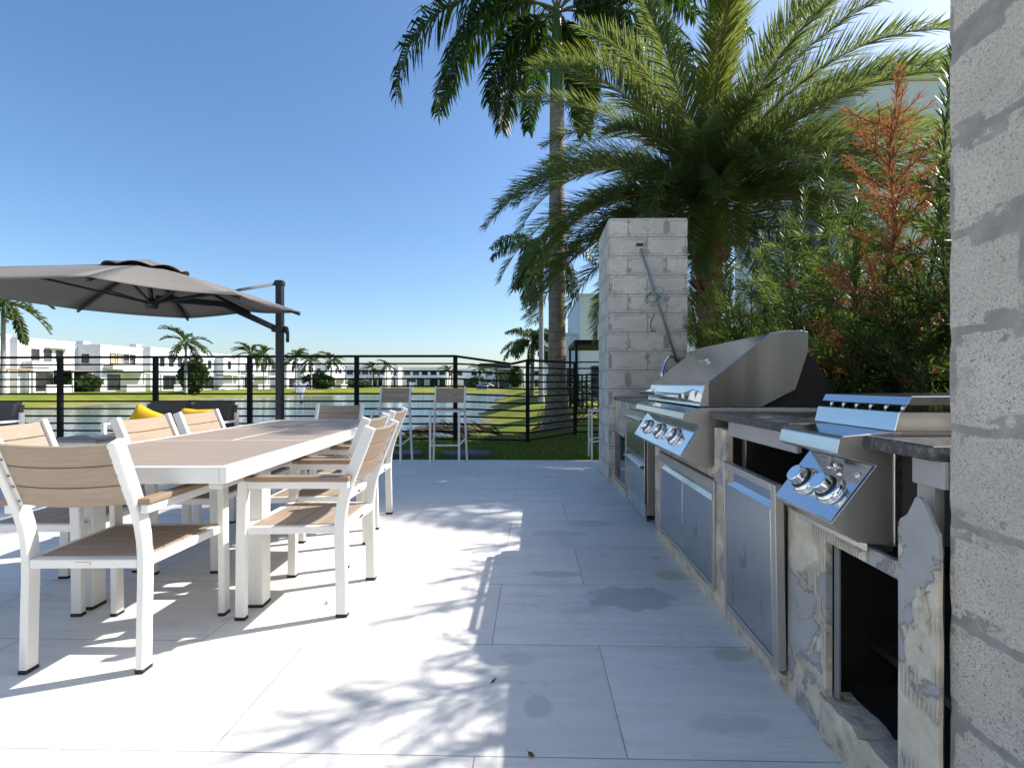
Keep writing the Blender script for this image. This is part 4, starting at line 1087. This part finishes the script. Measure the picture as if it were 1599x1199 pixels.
def podocarpus(label, x, y, H, seed, nst=3, dead=False, spread=.30, lean=(0, 0), low=.12, dens=1.0, tipy=.35, topb=1.0, big=1.0):
    rg = random.Random(seed); t = thing("podocarpus_shrub", label, "shrub", (x, y, 0), 0, "podocarpus hedge behind the outdoor kitchen")
    st = MB(); lf = MB(); dd = MB()
    for s in range(nst):
        a = 6.283 * s / nst + rg.uniform(-.5, .5); r = 0 if s == 0 else rg.uniform(.6, 1) * spread; h = H if s == 0 else H * rg.uniform(.52, .88)
        p0 = Vector((math.cos(a) * r * .3, math.sin(a) * r * .3, 0)); p1 = Vector((math.cos(a) * r + lean[0], math.sin(a) * r + lean[1], h))
        n = 7; pts = [lerp(p0, p1, i / n) + Vector((rg.uniform(-.025, .025), rg.uniform(-.025, .025), 0)) * (i > 0) for i in range(n + 1)]
        st.tube(pts, [lerp(.017, .004, i / n) for i in range(n + 1)], 5, 0, smooth=True)
        isdead = dead and s == 0
        k0 = int(n * (.68 if topb == 1 or s else .30))
        shoot(lf if not isdead else dd, pts[k0:], .088 * (big if s == 0 else 1), .0062 / dens, .0105 * (big if s == 0 else 1), rg, 0)
        nb = int(h / .050 * dens)
        for q in range(nb):
            tt = lerp(low, .93, q / nb); k = tt * n; i = min(n - 1, int(k)); c = lerp(pts[i], pts[i + 1], k - i)
            a2 = q * 2.39996 + rg.uniform(-.5, .5)
            dz = isdead and tt > .26
            L = rg.uniform(.26, .56) * (1.2 - .85 * tt) * (1.25 if dz else 1)
            if tt > topb and s == 0: continue
            if tt > .6 and not dz and rg.random() < (tt - .55) * 1.5: continue
            e = rg.uniform(.15, .95); d = Vector((math.cos(a2) * math.cos(e), math.sin(a2) * math.cos(e), math.sin(e)))
            q1 = c + d * L * .5; q2 = q1 + (d + Vector((0, 0, rg.uniform(.0, .6)))).normalized() * L * .5
            st.tube([c, q1, q2], [.0048, .003, .0015], 4, 1 if dz else 0)
            tip = (not dz) and rg.random() < tipy * (.25 + tt)
            ll_, lw_ = (rg.uniform(.075, .105), .0108) if not dz else (.068, .0075)
            shoot(dd if dz else lf, [c, q1, q2], ll_, .0068 / dens, lw_, rg, 1 if tip else 0, .10, .95)
            if L > .24:
                for sgn in (-1, 1):
                    if rg.random() < (.05 if dz else .3): continue
                    b0 = lerp(c, q1, rg.uniform(.5, 1)); sd = d.cross(Vector((0, 0, 1))).normalized() * sgn
                    b1 = b0 + (d * .7 + sd * .7 + Vector((0, 0, rg.uniform(-.1, .5)))).normalized() * L * rg.uniform(.35, .6)
                    st.tube([b0, b1], [.003, .0015], 4, 1 if dz else 0)
                    shoot(dd if dz else lf, [b0, lerp(b0, b1, .5), b1], ll_ * .9, .0068 / dens, lw_, rg, 1 if tip else 0, .05, .95)
    st.build("stem", ["podo_stem", "podo_dead"], t, weld=False)
    lf.build("crown", ["podo_leaf", "podo_tip"], t, weld=False)
    if dead: dd.build("dead_branch", "podo_dead", t, weld=False)
    return t
podocarpus("tall narrow podocarpus shoot rising right beside the foreground block pillar", 1.90, 2.30, 2.60, 31, 4, spread=.24, tipy=.2, topb=.42, big=1.2)
podocarpus("podocarpus with rusty orange dead branches in the hedge right of the grill hood", 1.84, 2.72, 2.66, 32, 4, dead=True, spread=.30, tipy=.2, lean=(.05, -.16))
podocarpus("leafy podocarpus just beyond the one with dead orange branches", 1.95, 3.30, 2.60, 33, 4, spread=.30, tipy=.5)
podocarpus("podocarpus rising above the middle of the grill hood's near side", 2.02, 3.72, 2.50, 34, 4, spread=.30)
podocarpus("podocarpus behind the highest part of the grill hood", 1.94, 4.12, 2.30, 35, 4, spread=.30, tipy=.5)
podocarpus("sunlit podocarpus halfway between grill hood and far pillar", 2.00, 4.52, 2.22, 36, 4, spread=.30, tipy=.8)
podocarpus("yellow-green podocarpus closest to the far block pillar, brushing its corner", 1.96, 5.00, 2.42, 37, 4, spread=.34, tipy=.9)
podocarpus("podocarpus tucked behind the far block pillar's edge", 2.05, 5.50, 2.35, 38, 3, spread=.3, tipy=.8)
podocarpus("podocarpus in the second row by the white fence, darker and lower", 2.38, 2.9, 2.35, 39, 4, spread=.32, tipy=.2)
podocarpus("second-row podocarpus by the white fence behind the grill hood", 2.40, 3.8, 2.25, 40, 4, spread=.32, tipy=.3)
podocarpus("third podocarpus of the second row, rising behind the orange-branched one", 2.42, 3.25, 2.30, 46, 5, spread=.36, tipy=.3)
podocarpus("second-row podocarpus farthest back, near the far block pillar", 2.42, 4.75, 2.30, 47, 5, spread=.36, tipy=.6)
podocarpus("second-row podocarpus between grill hood and far pillar", 2.42, 4.25, 2.20, 48, 5, spread=.36, tipy=.5)
podocarpus("low podocarpus filling the base of the hedge beside the side burner", 1.86, 1.95, 1.35, 41, 5, spread=.36, low=.05, tipy=.1)
podocarpus("low podocarpus filling the hedge base behind the open sink compartment", 1.84, 2.75, 1.25, 42, 5, spread=.36, low=.05, tipy=.1)
podocarpus("low podocarpus at the hedge base behind the dark grill housing", 1.84, 3.4, 1.45, 43, 5, spread=.36, low=.05, tipy=.1)


# ================================================================== FENCES
def rail_fence(name, label, posts, tops, bots, nr=12, pw=.075, rw=.022, rh=.032, dip=None, cat="railing"):
    """posts: ground points; tops / bots: rail heights at each post"""
    o = Vector(posts[0]); t = thing(name, label, cat, o)
    loc = [Vector(p) - o for p in posts]
    for p, h in zip(loc, tops):
        MB().box((p.x - pw / 2, p.y - pw / 2, -.15), (p.x + pw / 2, p.y + pw / 2, h - o.z)).build("post", "dark_rail", t, .003)
    rl = MB()
    for k in range(nr):
        for i in range(len(loc) - 1):
            f = k / (nr - 1)
            a = Vector((loc[i].x, loc[i].y - pw / 2 - .012, lerp(tops[i] - .01, bots[i], f) - o.z)); b = Vector((loc[i + 1].x, loc[i + 1].y - pw / 2 - .012, lerp(tops[i + 1] - .01, bots[i + 1], f) - o.z))
            hh = .045 if k == 0 else rh
            if dip is not None and i == dip and k == 0:
                mpt = lerp(a, b, .775); mpt.z = 1.44 - o.z
                rl.sweep([a, mpt], .04, hh, (0, 1, 0)); rl.sweep([mpt, b], .04, hh, (0, 1, 0))
            else: rl.sweep([a, b], .04 if k == 0 else rw, hh, (0, 1, 0))
    rl.build("rails", "dark_rail", t)
    return t
FY = 9.25
fx = [-13.0, -11.02, -9.132, -7.255, -5.42, -3.355, -1.469, -.097]
posts = [(x, FY, -.04) for x in fx] + [(.913, 10.60, -.04)]
tops = [1.58, 1.58, 1.585, 1.59, 1.595, 1.60, 1.60, 1.52, 1.53]
bots = [.03] * 7 + [.01, .02]
rail_fence("railing", "black horizontal rail fence along the lake with one bent top rail", posts, tops, bots, 12, dip=6)
side_posts = [(2.15, y, -.04) for y in (10.6, 12.4, 14.2, 16.0, 17.8, 19.6, 21.4, 23.2, 25.0, 26.8)]
def side_fence():
    o = Vector(side_posts[0]); t = thing("railing", "neighbour's dark rail fence running away behind the thick palm trunk", "railing", o)
    for p in side_posts:
        MB().box((-.035, p[1] - o.y - .035, -.1), (.035, p[1] - o.y + .035, 1.5)).build("post", "dark_rail", t, .003)
    rl = MB(); y1 = side_posts[-1][1] - o.y
    for k in range(11): rl.box((-.06, 0, .06 + k * .140), (-.036, y1, .092 + k * .140))
    rl.build("rails", "dark_rail", t)
side_fence()
t = thing("railing", "short return of the black rail fence joining the neighbour's run", "railing", (.95, 10.62, -.04))
rl = MB()
for k in range(12): rl.box((.0, -.03, .055 + k * .137), (1.15, -.006, .085 + k * .137))
rl.build("rails", "dark_rail", t)
# white vinyl fence behind the hedge
vf = thing("vinyl_fence", "white vinyl privacy fence glimpsed through the hedge", "fence", (2.78, .5, 0))
for i in range(6):
    y = i * 1.3; MB().box((-.06, y - .06, 0), (.06, y + .06, 2.02)).prism([(-.075, 2.021), (.075, 2.021), (0, 2.10)], y - .075, y + .075).build("post", "vinyl_white", vf, .004)
    if i < 5:
        p = MB()
        for j in range(8): p.box((-.018, y + .0605 + j * .147, .12), (.018, y + .0605 + j * .147 + .144, 1.74))
        p.box((-.03, y + .061, 1.741), (.03, y + 1.239, 1.84)); p.box((-.03, y + .061, .04), (.03, y + 1.239, .119)); p.build("panel", "vinyl_white", vf, .003)

# ================================================================== THINGS ON THE LAWN
for i, (px, py, sx, lab) in enumerate(((730, 708, .42, "flat dark stone slab in the grass behind the right bar stool"), (636, 710, .30, "flat dark stone slab in the grass behind the half-hidden bar stool"))):
    g_ = at(px, py, 7.55); rg = random.Random(50 + i); b = MB(); pl = []
    for k in range(9):
        a = 6.283 * k / 9; pl.append((math.cos(a) * sx * rg.uniform(.85, 1.1), math.sin(a) * .26 * rg.uniform(.85, 1.1)))
    b.prism(pl, 0, .085, axis='Z'); o = b.build("stone_slab", "slab_stone", bevel=.012); o.location = (g_.x, 7.42, -.05)
    tag(o, lab, "stone slab")
for i, (px, py, Y, az, lab) in enumerate(((700, 652, 14.9, 176, "dry fallen palm frond with its tip over the water"), (742, 650, 14.0, 165, "brown fallen palm frond in the middle of the heap"), (775, 658, 13.4, 190, "fallen palm frond lying nearest the fence post"),
                                          (725, 662, 13.8, 150, "fallen palm frond poking up from the heap's near side"), (790, 652, 14.6, 12, "fallen palm frond pointing towards the thick palm"))):
    p = at(px, py, Y); rg = random.Random(70 + i); mb = MB()
    frond(mb, (0, 0, 0), R(az), R(24), R(-14), 2.6, 60, .70, .05, 'date', rg, .08, .2, .035)
    o = mb.build("fallen_frond", ["dry_frond", "dry_frond"], weld=False); o.location = (p.x + .5, Y, ground(p.x, Y) + .10)
    tag(o, lab, "palm frond", "dead fronds on the bank")
ub_ = thing("utility_box", "small dark utility box on the grass by the far shore", "utility box", at(753, 613, 96)); ub_.location.z = -.05
MB().box((-1.1, -.6, 0), (1.1, .6, .95)).build("cabinet", "house_grey", ub_, .1); MB().box((-1.18, -.68, .951), (1.18, .68, 1.03)).build("lid", "pipe_grey", ub_, .03)
def fountain(label, px, Y, h, seed):
    p = at(px, 620, Y); t = thing("fountain_jet", label, "fountain", (p.x, Y, WATER)); rg = random.Random(seed); mb = MB()
    for i in range(46):
        a = rg.uniform(0, 6.283); sp = rg.uniform(.12, .42) * h; hh = h * rg.uniform(.6, 1.05); pts = []
        for k in range(9):
            u = k / 8; pts.append((math.cos(a) * sp * u, math.sin(a) * sp * u, hh * (1 - (1 - u * 1.25) ** 2) + .02))
        mb.tube(pts, [.012 + .016 * k / 8 * h for k in range(9)], 5)
    mb.build("spray", "spray", t); MB().lathe([(.02, -.05), (.18, -.05), (.22, .04), (.05, .09)], 12).build("nozzle", "knob_black", t)
fountain("white fountain spray rising from the lake beside the parasol pole", 471, 54, 2.2, 1)
fountain("distant fountain spray on the lake between the two bar stools", 643, 100, 2.4, 2)

# ================================================================== HOUSES
def house(label, loc, rz, vols, wins, extra=(), name="white_house"):
    """vols: (x0,y0,z0,x1,y1,z1,mat); wins: (face,'a','z0','b','z1') on the local front (-Y) or side (+X / -X)"""
    t = thing(name, label, "house", loc, rz)
    for v in vols:
        w_ = MB().box(v[:3], v[3:6]).build("wall", v[6], t, .02)
        x0, y0, z0, x1, y1, z1 = v[:6]
        if z1 > 3.5:
            r_ = MB().box((x0 - .08, y0 - .08, z1 + .004), (x1 + .08, y1 + .08, z1 + .16)); r_.build("parapet", v[6], w_, .01)
    for w_ in wins:
        f, c, a, z0, b, z1 = w_[:6]; mat = w_[6] if len(w_) > 6 else "window_glass"; fr = "house_dark" if len(w_) < 8 else w_[7]
        def q(u0, d0, z0, u1, d1, z1):
            if f == 'F': return (u0, c - d1, z0), (u1, c - d0, z1)
            if f == 'R': return (c + d0, u0, z0), (c + d1, u1, z1)
            return (c - d1, u0, z0), (c - d0, u1, z1)
        W_ = MB().box(*q(a, .003, z0, b, .05, z1)).build("window", mat, t)
        m_ = MB(); e = .09
        m_.box(*q(a - e, .003, z0 - e, b + e, .09, z0 - .001)); m_.box(*q(a - e, .003, z1 + .001, b + e, .09, z1 + e)); m_.box(*q(a - e, .003, z0, a - .001, .09, z1)); m_.box(*q(b + .001, .003, z0, b + e, .09, z1))
        k = max(1, int((b - a) / 1.1))
        for i in range(1, k): u = lerp(a, b, i / k); m_.box(*q(u - .05, .051, z0, u + .05, .09, z1))
        m_.build("frame", fr, W_)
    for e in extra:
        if e[0] == 'balcony':
            rl = MB()
            for q in range(3): rl.box((e[4] + .01, e[2], e[6] + .12 + q * .2), (e[4] + .05, e[5], e[6] + .17 + q * .2))
            rl.build('balcony_rail', 'house_grey', t)
    for e in extra: MB().box(e[1:4], e[4:7]).build(e[0], e[7], t, .01)
    return t
# houses along the left bank: local +X faces the lake, local -Y faces the viewer
hl = ["white house at the left edge with a small square upstairs window", "white house with tan pergola awning and dark garden doors", "white house with a row of tan-blinded upstairs windows", "white house with the tall recessed grey corner block",
      "white house behind the leaning shore palm and round bush", "white house with four slim dark upstairs windows and balcony", "white house half hidden by the group of shore palms", "last white house of the left bank behind the palms"]
ys_ = [47.5, 59.5, 68.8, 78.0, 90, 103, 118, 134]
xs_ = [-63.5, -64.2, -62.0, -62.0, -62.5, -62.5, -60, -57]
for i, lab in enumerate(hl):
    rg = random.Random(100 + i); dy = [10.5, 7.6, 7.6, 9.0, 10, 11, 12, 13][i]; H = 6.7 + rg.uniform(-.15, .25)
    vols = [(-11, 0, 0, 0, dy, H, "house_white"), (-9.5, -1.3, 0, -3.4, -.003, H - .35, "house_white")]
    if i in (0, 1, 3): vols.append((.003, .8, 0, 1.2, dy * .45, 3.1, "house_white"))
    if i in (4, 6): vols.append((.003, dy * .5, 0, 1.6, dy - .4, H - .6, "house_white"))
    wins = []; nw = [1, 3, 4, 3, 2, 4, 3, 3][i]; ww = .8
    for k in range(nw):
        a = lerp(1.0, dy - 1.8, (k + .5) / nw) if nw > 1 else 4.0
        wins.append(('R', 0 if not (i in (4, 6) and a > dy * .5 - 1) else 1.6, a, 4.15, a + ww, 5.55, "blind_tan" if (i == 2 and k < 2) else "window_glass"))
    wins.append(('R', 1.2 if i in (0, 1, 3) else 0, 1.2, .3, dy * .42, 2.45))
    wins.append(('F', -1.3, -6.4, 3.9, -5.4, 5.2)); wins.append(('F', -1.3, -8.2, .9, -6.0, 2.3)); wins.append(('F', 0, -2.6, 4.2, -1.8, 5.3))
    ex = [("awning", .1, dy * .5, 2.75, 3.2, dy - .2, 2.95, "house_tan" if i in (0, 1) else "house_white"), ("awning_post", 2.9, dy * .55, 0, 3.05, dy * .55 + .15, 2.745, "house_white"), ("awning_post", 2.9, dy - .6, 0, 3.05, dy - .45, 2.745, "house_white")]
    ex += [('garden_wall', 4.2, -.6, 0, 4.35, dy * .35, 1.0, 'house_white'), ('roof_unit', -6.5, dy * .4, H + .17, -5.4, dy * .4 + 1.2, H + .95, 'house_grey')]
    if i in (1, 2, 5): ex.append(("balcony", .003, .6, 3.25, 1.3, dy * .45 + .6, 4.0, "house_white"))
    if i in (1, 3, 5): ex.append(("window_hood", .003, dy * .45, 5.85, .7, dy - 1.2, 6.0, "house_white"))
    house(lab, (xs_[i], ys_[i], -.04), R(0), vols, wins, ex)
# houses across the far end of the lake: local -Y faces the viewer
fl = [("white two-storey house across the lake end, farthest left of the far row", -59, 152, 13, 6.6), ("white house across the lake with a low white garden wall", -43, 160, 15, 6.4), ("wide white house across the lake with dark flat roof terrace", -27, 168, 24, 6.2),
      ("white villa across the lake with long window bands", -62, 170, 15, 6.8), ("pale house behind the far palms near the parked car", -1, 166, 9, 6.4)]
for i, (lab, x, y, wd, H) in enumerate(fl):
    vols = [(0, 0, 0, wd, 9, H, "house_white"), (wd * .12, -2.2, 0, wd * .55, -.003, 3.2, "house_white")]
    if i == 2: vols.append((wd * .35, 2, H + .165, wd * .8, 8, H + 2.0, "house_dark"))
    wins = [('F', 0, lerp(.8, wd - 2.6, k / 4), 4.1, lerp(.8, wd - 2.6, k / 4) + 1.8, 5.4) for k in range(5)] + [('F', -2.2, wd * .15, .3, wd * .33, 2.5), ('F', -2.2, wd * .37, .3, wd * .52, 2.5), ('F', 0, wd * .62, .3, wd * .78, 2.5), ('F', 0, wd * .83, .3, wd * .95, 2.5)]
    ex = [("canopy_slab", wd * .58, -2.5, 2.9, wd, -.003, 3.1, "house_white"), ("canopy_post", wd * .6, -2.4, 0, wd * .6 + .2, -2.2, 2.89, "house_white"), ("canopy_post", wd - .3, -2.4, 0, wd - .1, -2.2, 2.89, "house_white")]
    house(lab, (x, y, -.04), 0, vols, wins, ex)
house("dark brown and grey house at the far right end of the lake", (-12.0, 158, -.04), 0, [(0, 0, 0, 4.5, 8, 5.6, "house_dark"), (4.503, .5, 0, 8.5, 8, 5.4, "house_grey")], [('F', .5, 5.0, 3.2, 7.6, 4.5), ('F', 0, .6, .4, 3.9, 2.2), ('F', .5, 5.2, .5, 7.4, 2.1)], name="dark_house")
# neighbours on the right
house("neighbour's big white house wall rising behind the hedge and date palm", (7.15, 11.0, -.04), 0, [(0, 0, 0, 11, 6.5, 7.80, "house_white")], [('L', 0, 1.2, 4.3, 2.4, 5.8), ('F', 0, 6.5, 3.9, 8.0, 5.6)])
house("white house with flat roof behind the thick palm trunk", (3.35, 35, -.04), 0, [(0, 0, 0, 10, 12, 7.4, "house_white"), (-.95, 1.5, 0, -.003, 11, 4.75, "house_white")], [('F', 0, .9, .2, 2.0, 2.3), ('F', 0, 2.9, 3.9, 4.2, 5.4), ('F', 1.5, -.75, .3, -.2, 2.1)])
house("pale low house seen between the palm trunks", (1.25, 62, -.04), 0, [(0, 0, 0, 9, 10, 6.3, "house_white")], [('F', 0, .6, .4, 1.8, 2.3), ('F', 0, .6, 3.8, 1.6, 5.2)])
house("unseen white house with glass doors, added behind the viewer for bounced light and steel reflections", (-10, -12.6, -.04), 0, [(0, 0, 0, 15, 8, 6.6, "house_white")], [], [("door_glass", 3, 8.003, .05, 7, 8.05, 2.5, "window_glass"), ("door_glass", 9.6, 8.003, .05, 11.2, 8.05, 2.5, "window_glass"), ("window_glass", 4, 8.003, 3.9, 6, 8.05, 5.4, "window_glass")])  # out of view; added to bounce light into the shade and reflect in steel
pg = thing("pergola", "dark flat-roofed patio pergola in front of the neighbouring house", "pergola", (1.72, 20.2, -.04))
MB().box((0, 0, 2.72), (3.6, 3.6, 2.92)).build("roof", "dark_rail", pg, .01)
for x in (.03, 1.7, 3.45):
    for y in (.03, 3.45): MB().box((x, y, 0), (x + .1, y + .1, 2.718)).build("post", "dark_rail", pg, .005)

# ================================================================== FAR PALMS, BUSHES, CAR
FP = [(290, 66, 6.9, 3.4, "lone palm on the left bank, its crown clear above the houses", 0), (5, 47, 9.3, 3.9, "palm at the photo's left edge with its crown cut off", 1), (392, 84, 6.4, 3.1, "first palm of the shore group, left of the parasol pole", 2), (412, 92, 6.6, 3.0, "shore palm directly left of the parasol pole", 3),
      (462, 88, 6.0, 3.2, "shore palm right of the parasol pole by the fountain", 0), (486, 98, 5.8, 3.0, "shore palm with a low spreading crown beyond the fountain", 1), (517, 104, 6.3, 3.2, "shore palm standing apart at the right end of the group", 2),
      (581, 128, 5.4, 3.0, "left palm of the pair across the lake", 3), (604, 132, 6.0, 3.1, "right palm of the pair across the lake", 0), (701, 138, 5.0, 3.2, "palm over the far shore behind the railing post", 1), (749, 126, 5.0, 3.2, "palm across the lake right of the railing post", 2), (778, 140, 4.6, 3.0, "palm in front of the far dark brown house", 3)]
protos = []
for i in range(4):
    protos.append(royal_palm("shore_palm", "x", (0, 0, 0), 4.0, .9, .15, 60 + i, [(a, e, D(lerp(-75, -5, (e / D(1) + 30) / 108)), l, b) for a, e, _, l, b in ring(17, 90 + i, -25, 80, 3.0, .5)], 34, .62, .12, "royal_trunk_pale", "far_leaf", "palms along the far shores", 1.1, False, .06, 'date'))
used = set()
for (px, Y, zc, L, lab, k) in FP:
    o = protos[k] if k not in used else copy_tree(protos[k]); used.add(k)
    p = at(px, 600, Y); s = zc / 4.9; o.location = (p.x, Y, -.06); o.scale = (L / 3.0, L / 3.0, s); o.rotation_euler = (0, 0, px * 1.3); o['label'] = lab
def bush(label, px, Y, w_, h_, seed, name="round_bush", n=1500):
    p = at(px, 600, Y); t = thing(name, label, "bush", (p.x, Y, -.05)); rg = random.Random(seed); mb = MB(); s = .16 * max(w_, h_) / 2
    for i in range(n):
        a = rg.uniform(0, 6.283); u = rg.uniform(-1, 1); r = rg.uniform(.55, 1) ** .5 * (1 + .16 * math.sin(a * 3 + seed) + .1 * math.sin(u * 6 + a * 5)); q = math.sqrt(1 - u * u)
        c = Vector((math.cos(a) * q * r * w_ / 2, math.sin(a) * q * r * w_ / 2, h_ * .52 + u * r * h_ * .5))
        d = Vector((rg.uniform(-1, 1), rg.uniform(-1, 1), rg.uniform(-1, 1))).normalized(); e = d.orthogonal().normalized(); k = s * rg.uniform(.6, 1.3)
        mb.add([c - d * k, c + e * k * .45, c + d * k, c - e * k * .45], [(0, 1, 2, 3)])
    mb.build("foliage", "bush_leaf", t, weld=False); MB().tube([(0, 0, -.1), (0, 0, h_ * .5)], .08, 6).build("trunk", "podo_stem", t)
bush("round green bush beside the lone palm on the left bank", 302, 68, 3.4, 4.4, 1)
bush("clipped green hedge by the house doors left of the railing post", 122, 66, 5.0, 2.6, 2, "garden_bush")
bush("dark green bush behind the shore palms", 499, 104, 6.0, 3.2, 3)
bush("pale green bush beside the far dark brown house", 806, 150, 4.0, 6.2, 4)
bush("low bush beneath the far pair of palms", 560, 140, 6.0, 2.0, 5, "garden_bush")
bush("bush in front of the far parked car", 745, 150, 5.0, 3.2, 6)
bush("dark garden bush beneath the pergola roof", 903, 24, 1.2, 1.3, 7, "garden_bush", 700)
cr = thing("parked_car", "small white car parked before the far dark brown house", "car", (-13.9, 146, -.04))
MB().prism([(-2.1, .35), (-2.15, .75), (-1.6, .95), (-1.0, 1.42), (.7, 1.45), (1.5, .98), (2.1, .85), (2.15, .4)], -.85, .85).build("body", "car_white", cr, .06)
MB().prism([(-1.45, .98), (-.95, 1.36), (.65, 1.38), (1.3, .98)], -.87, -.852).build("window", "window_glass", cr)
for x in (-1.35, 1.35): 
    for y in (-.86, .68): MB().lathe([(.05, 0), (.34, 0), (.34, .18), (.05, .18)], 16, 0, Matrix.Translation((x, y, .33)) @ Matrix.Rotation(R(-90), 4, 'X')).build("wheel", "black_rubber", cr)
rg = random.Random(9)
for i, (px, py, lab) in enumerate(((1111, 998, "dry curled leaf on the shaded patio below the access doors"), (510, 945, "tiny dark curled leaf on the sunlit patio by the pulled-out chair"), (771, 1065, "brown dry leaf at the edge of the counter's shadow"), (829, 1180, "dark dead leaf lying along the nearest patio joint"))):
    zc = 764 * EYE / (py - 599.2); p = at(px, py, zc); mb = MB(); l = .016 + .004 * (i == 3)
    mb.add([(-l, 0, .001), (-.2 * l, .35 * l, .006), (l, .1 * l, .010), (0, -.3 * l, .003)], [(0, 3, 2, 1)])
    mb.add([(-l, 0, .0015), (-1.5 * l, -.1 * l, .004), (-1.05 * l, .06 * l, .002)], [(0, 1, 2)])
    o = mb.build("dry_leaf", "dry_frond", weld=False); o.location = (p.x, zc, .001); o.rotation_euler = (0, 0, rg.uniform(0, 6)); tag(o, lab, "leaf")
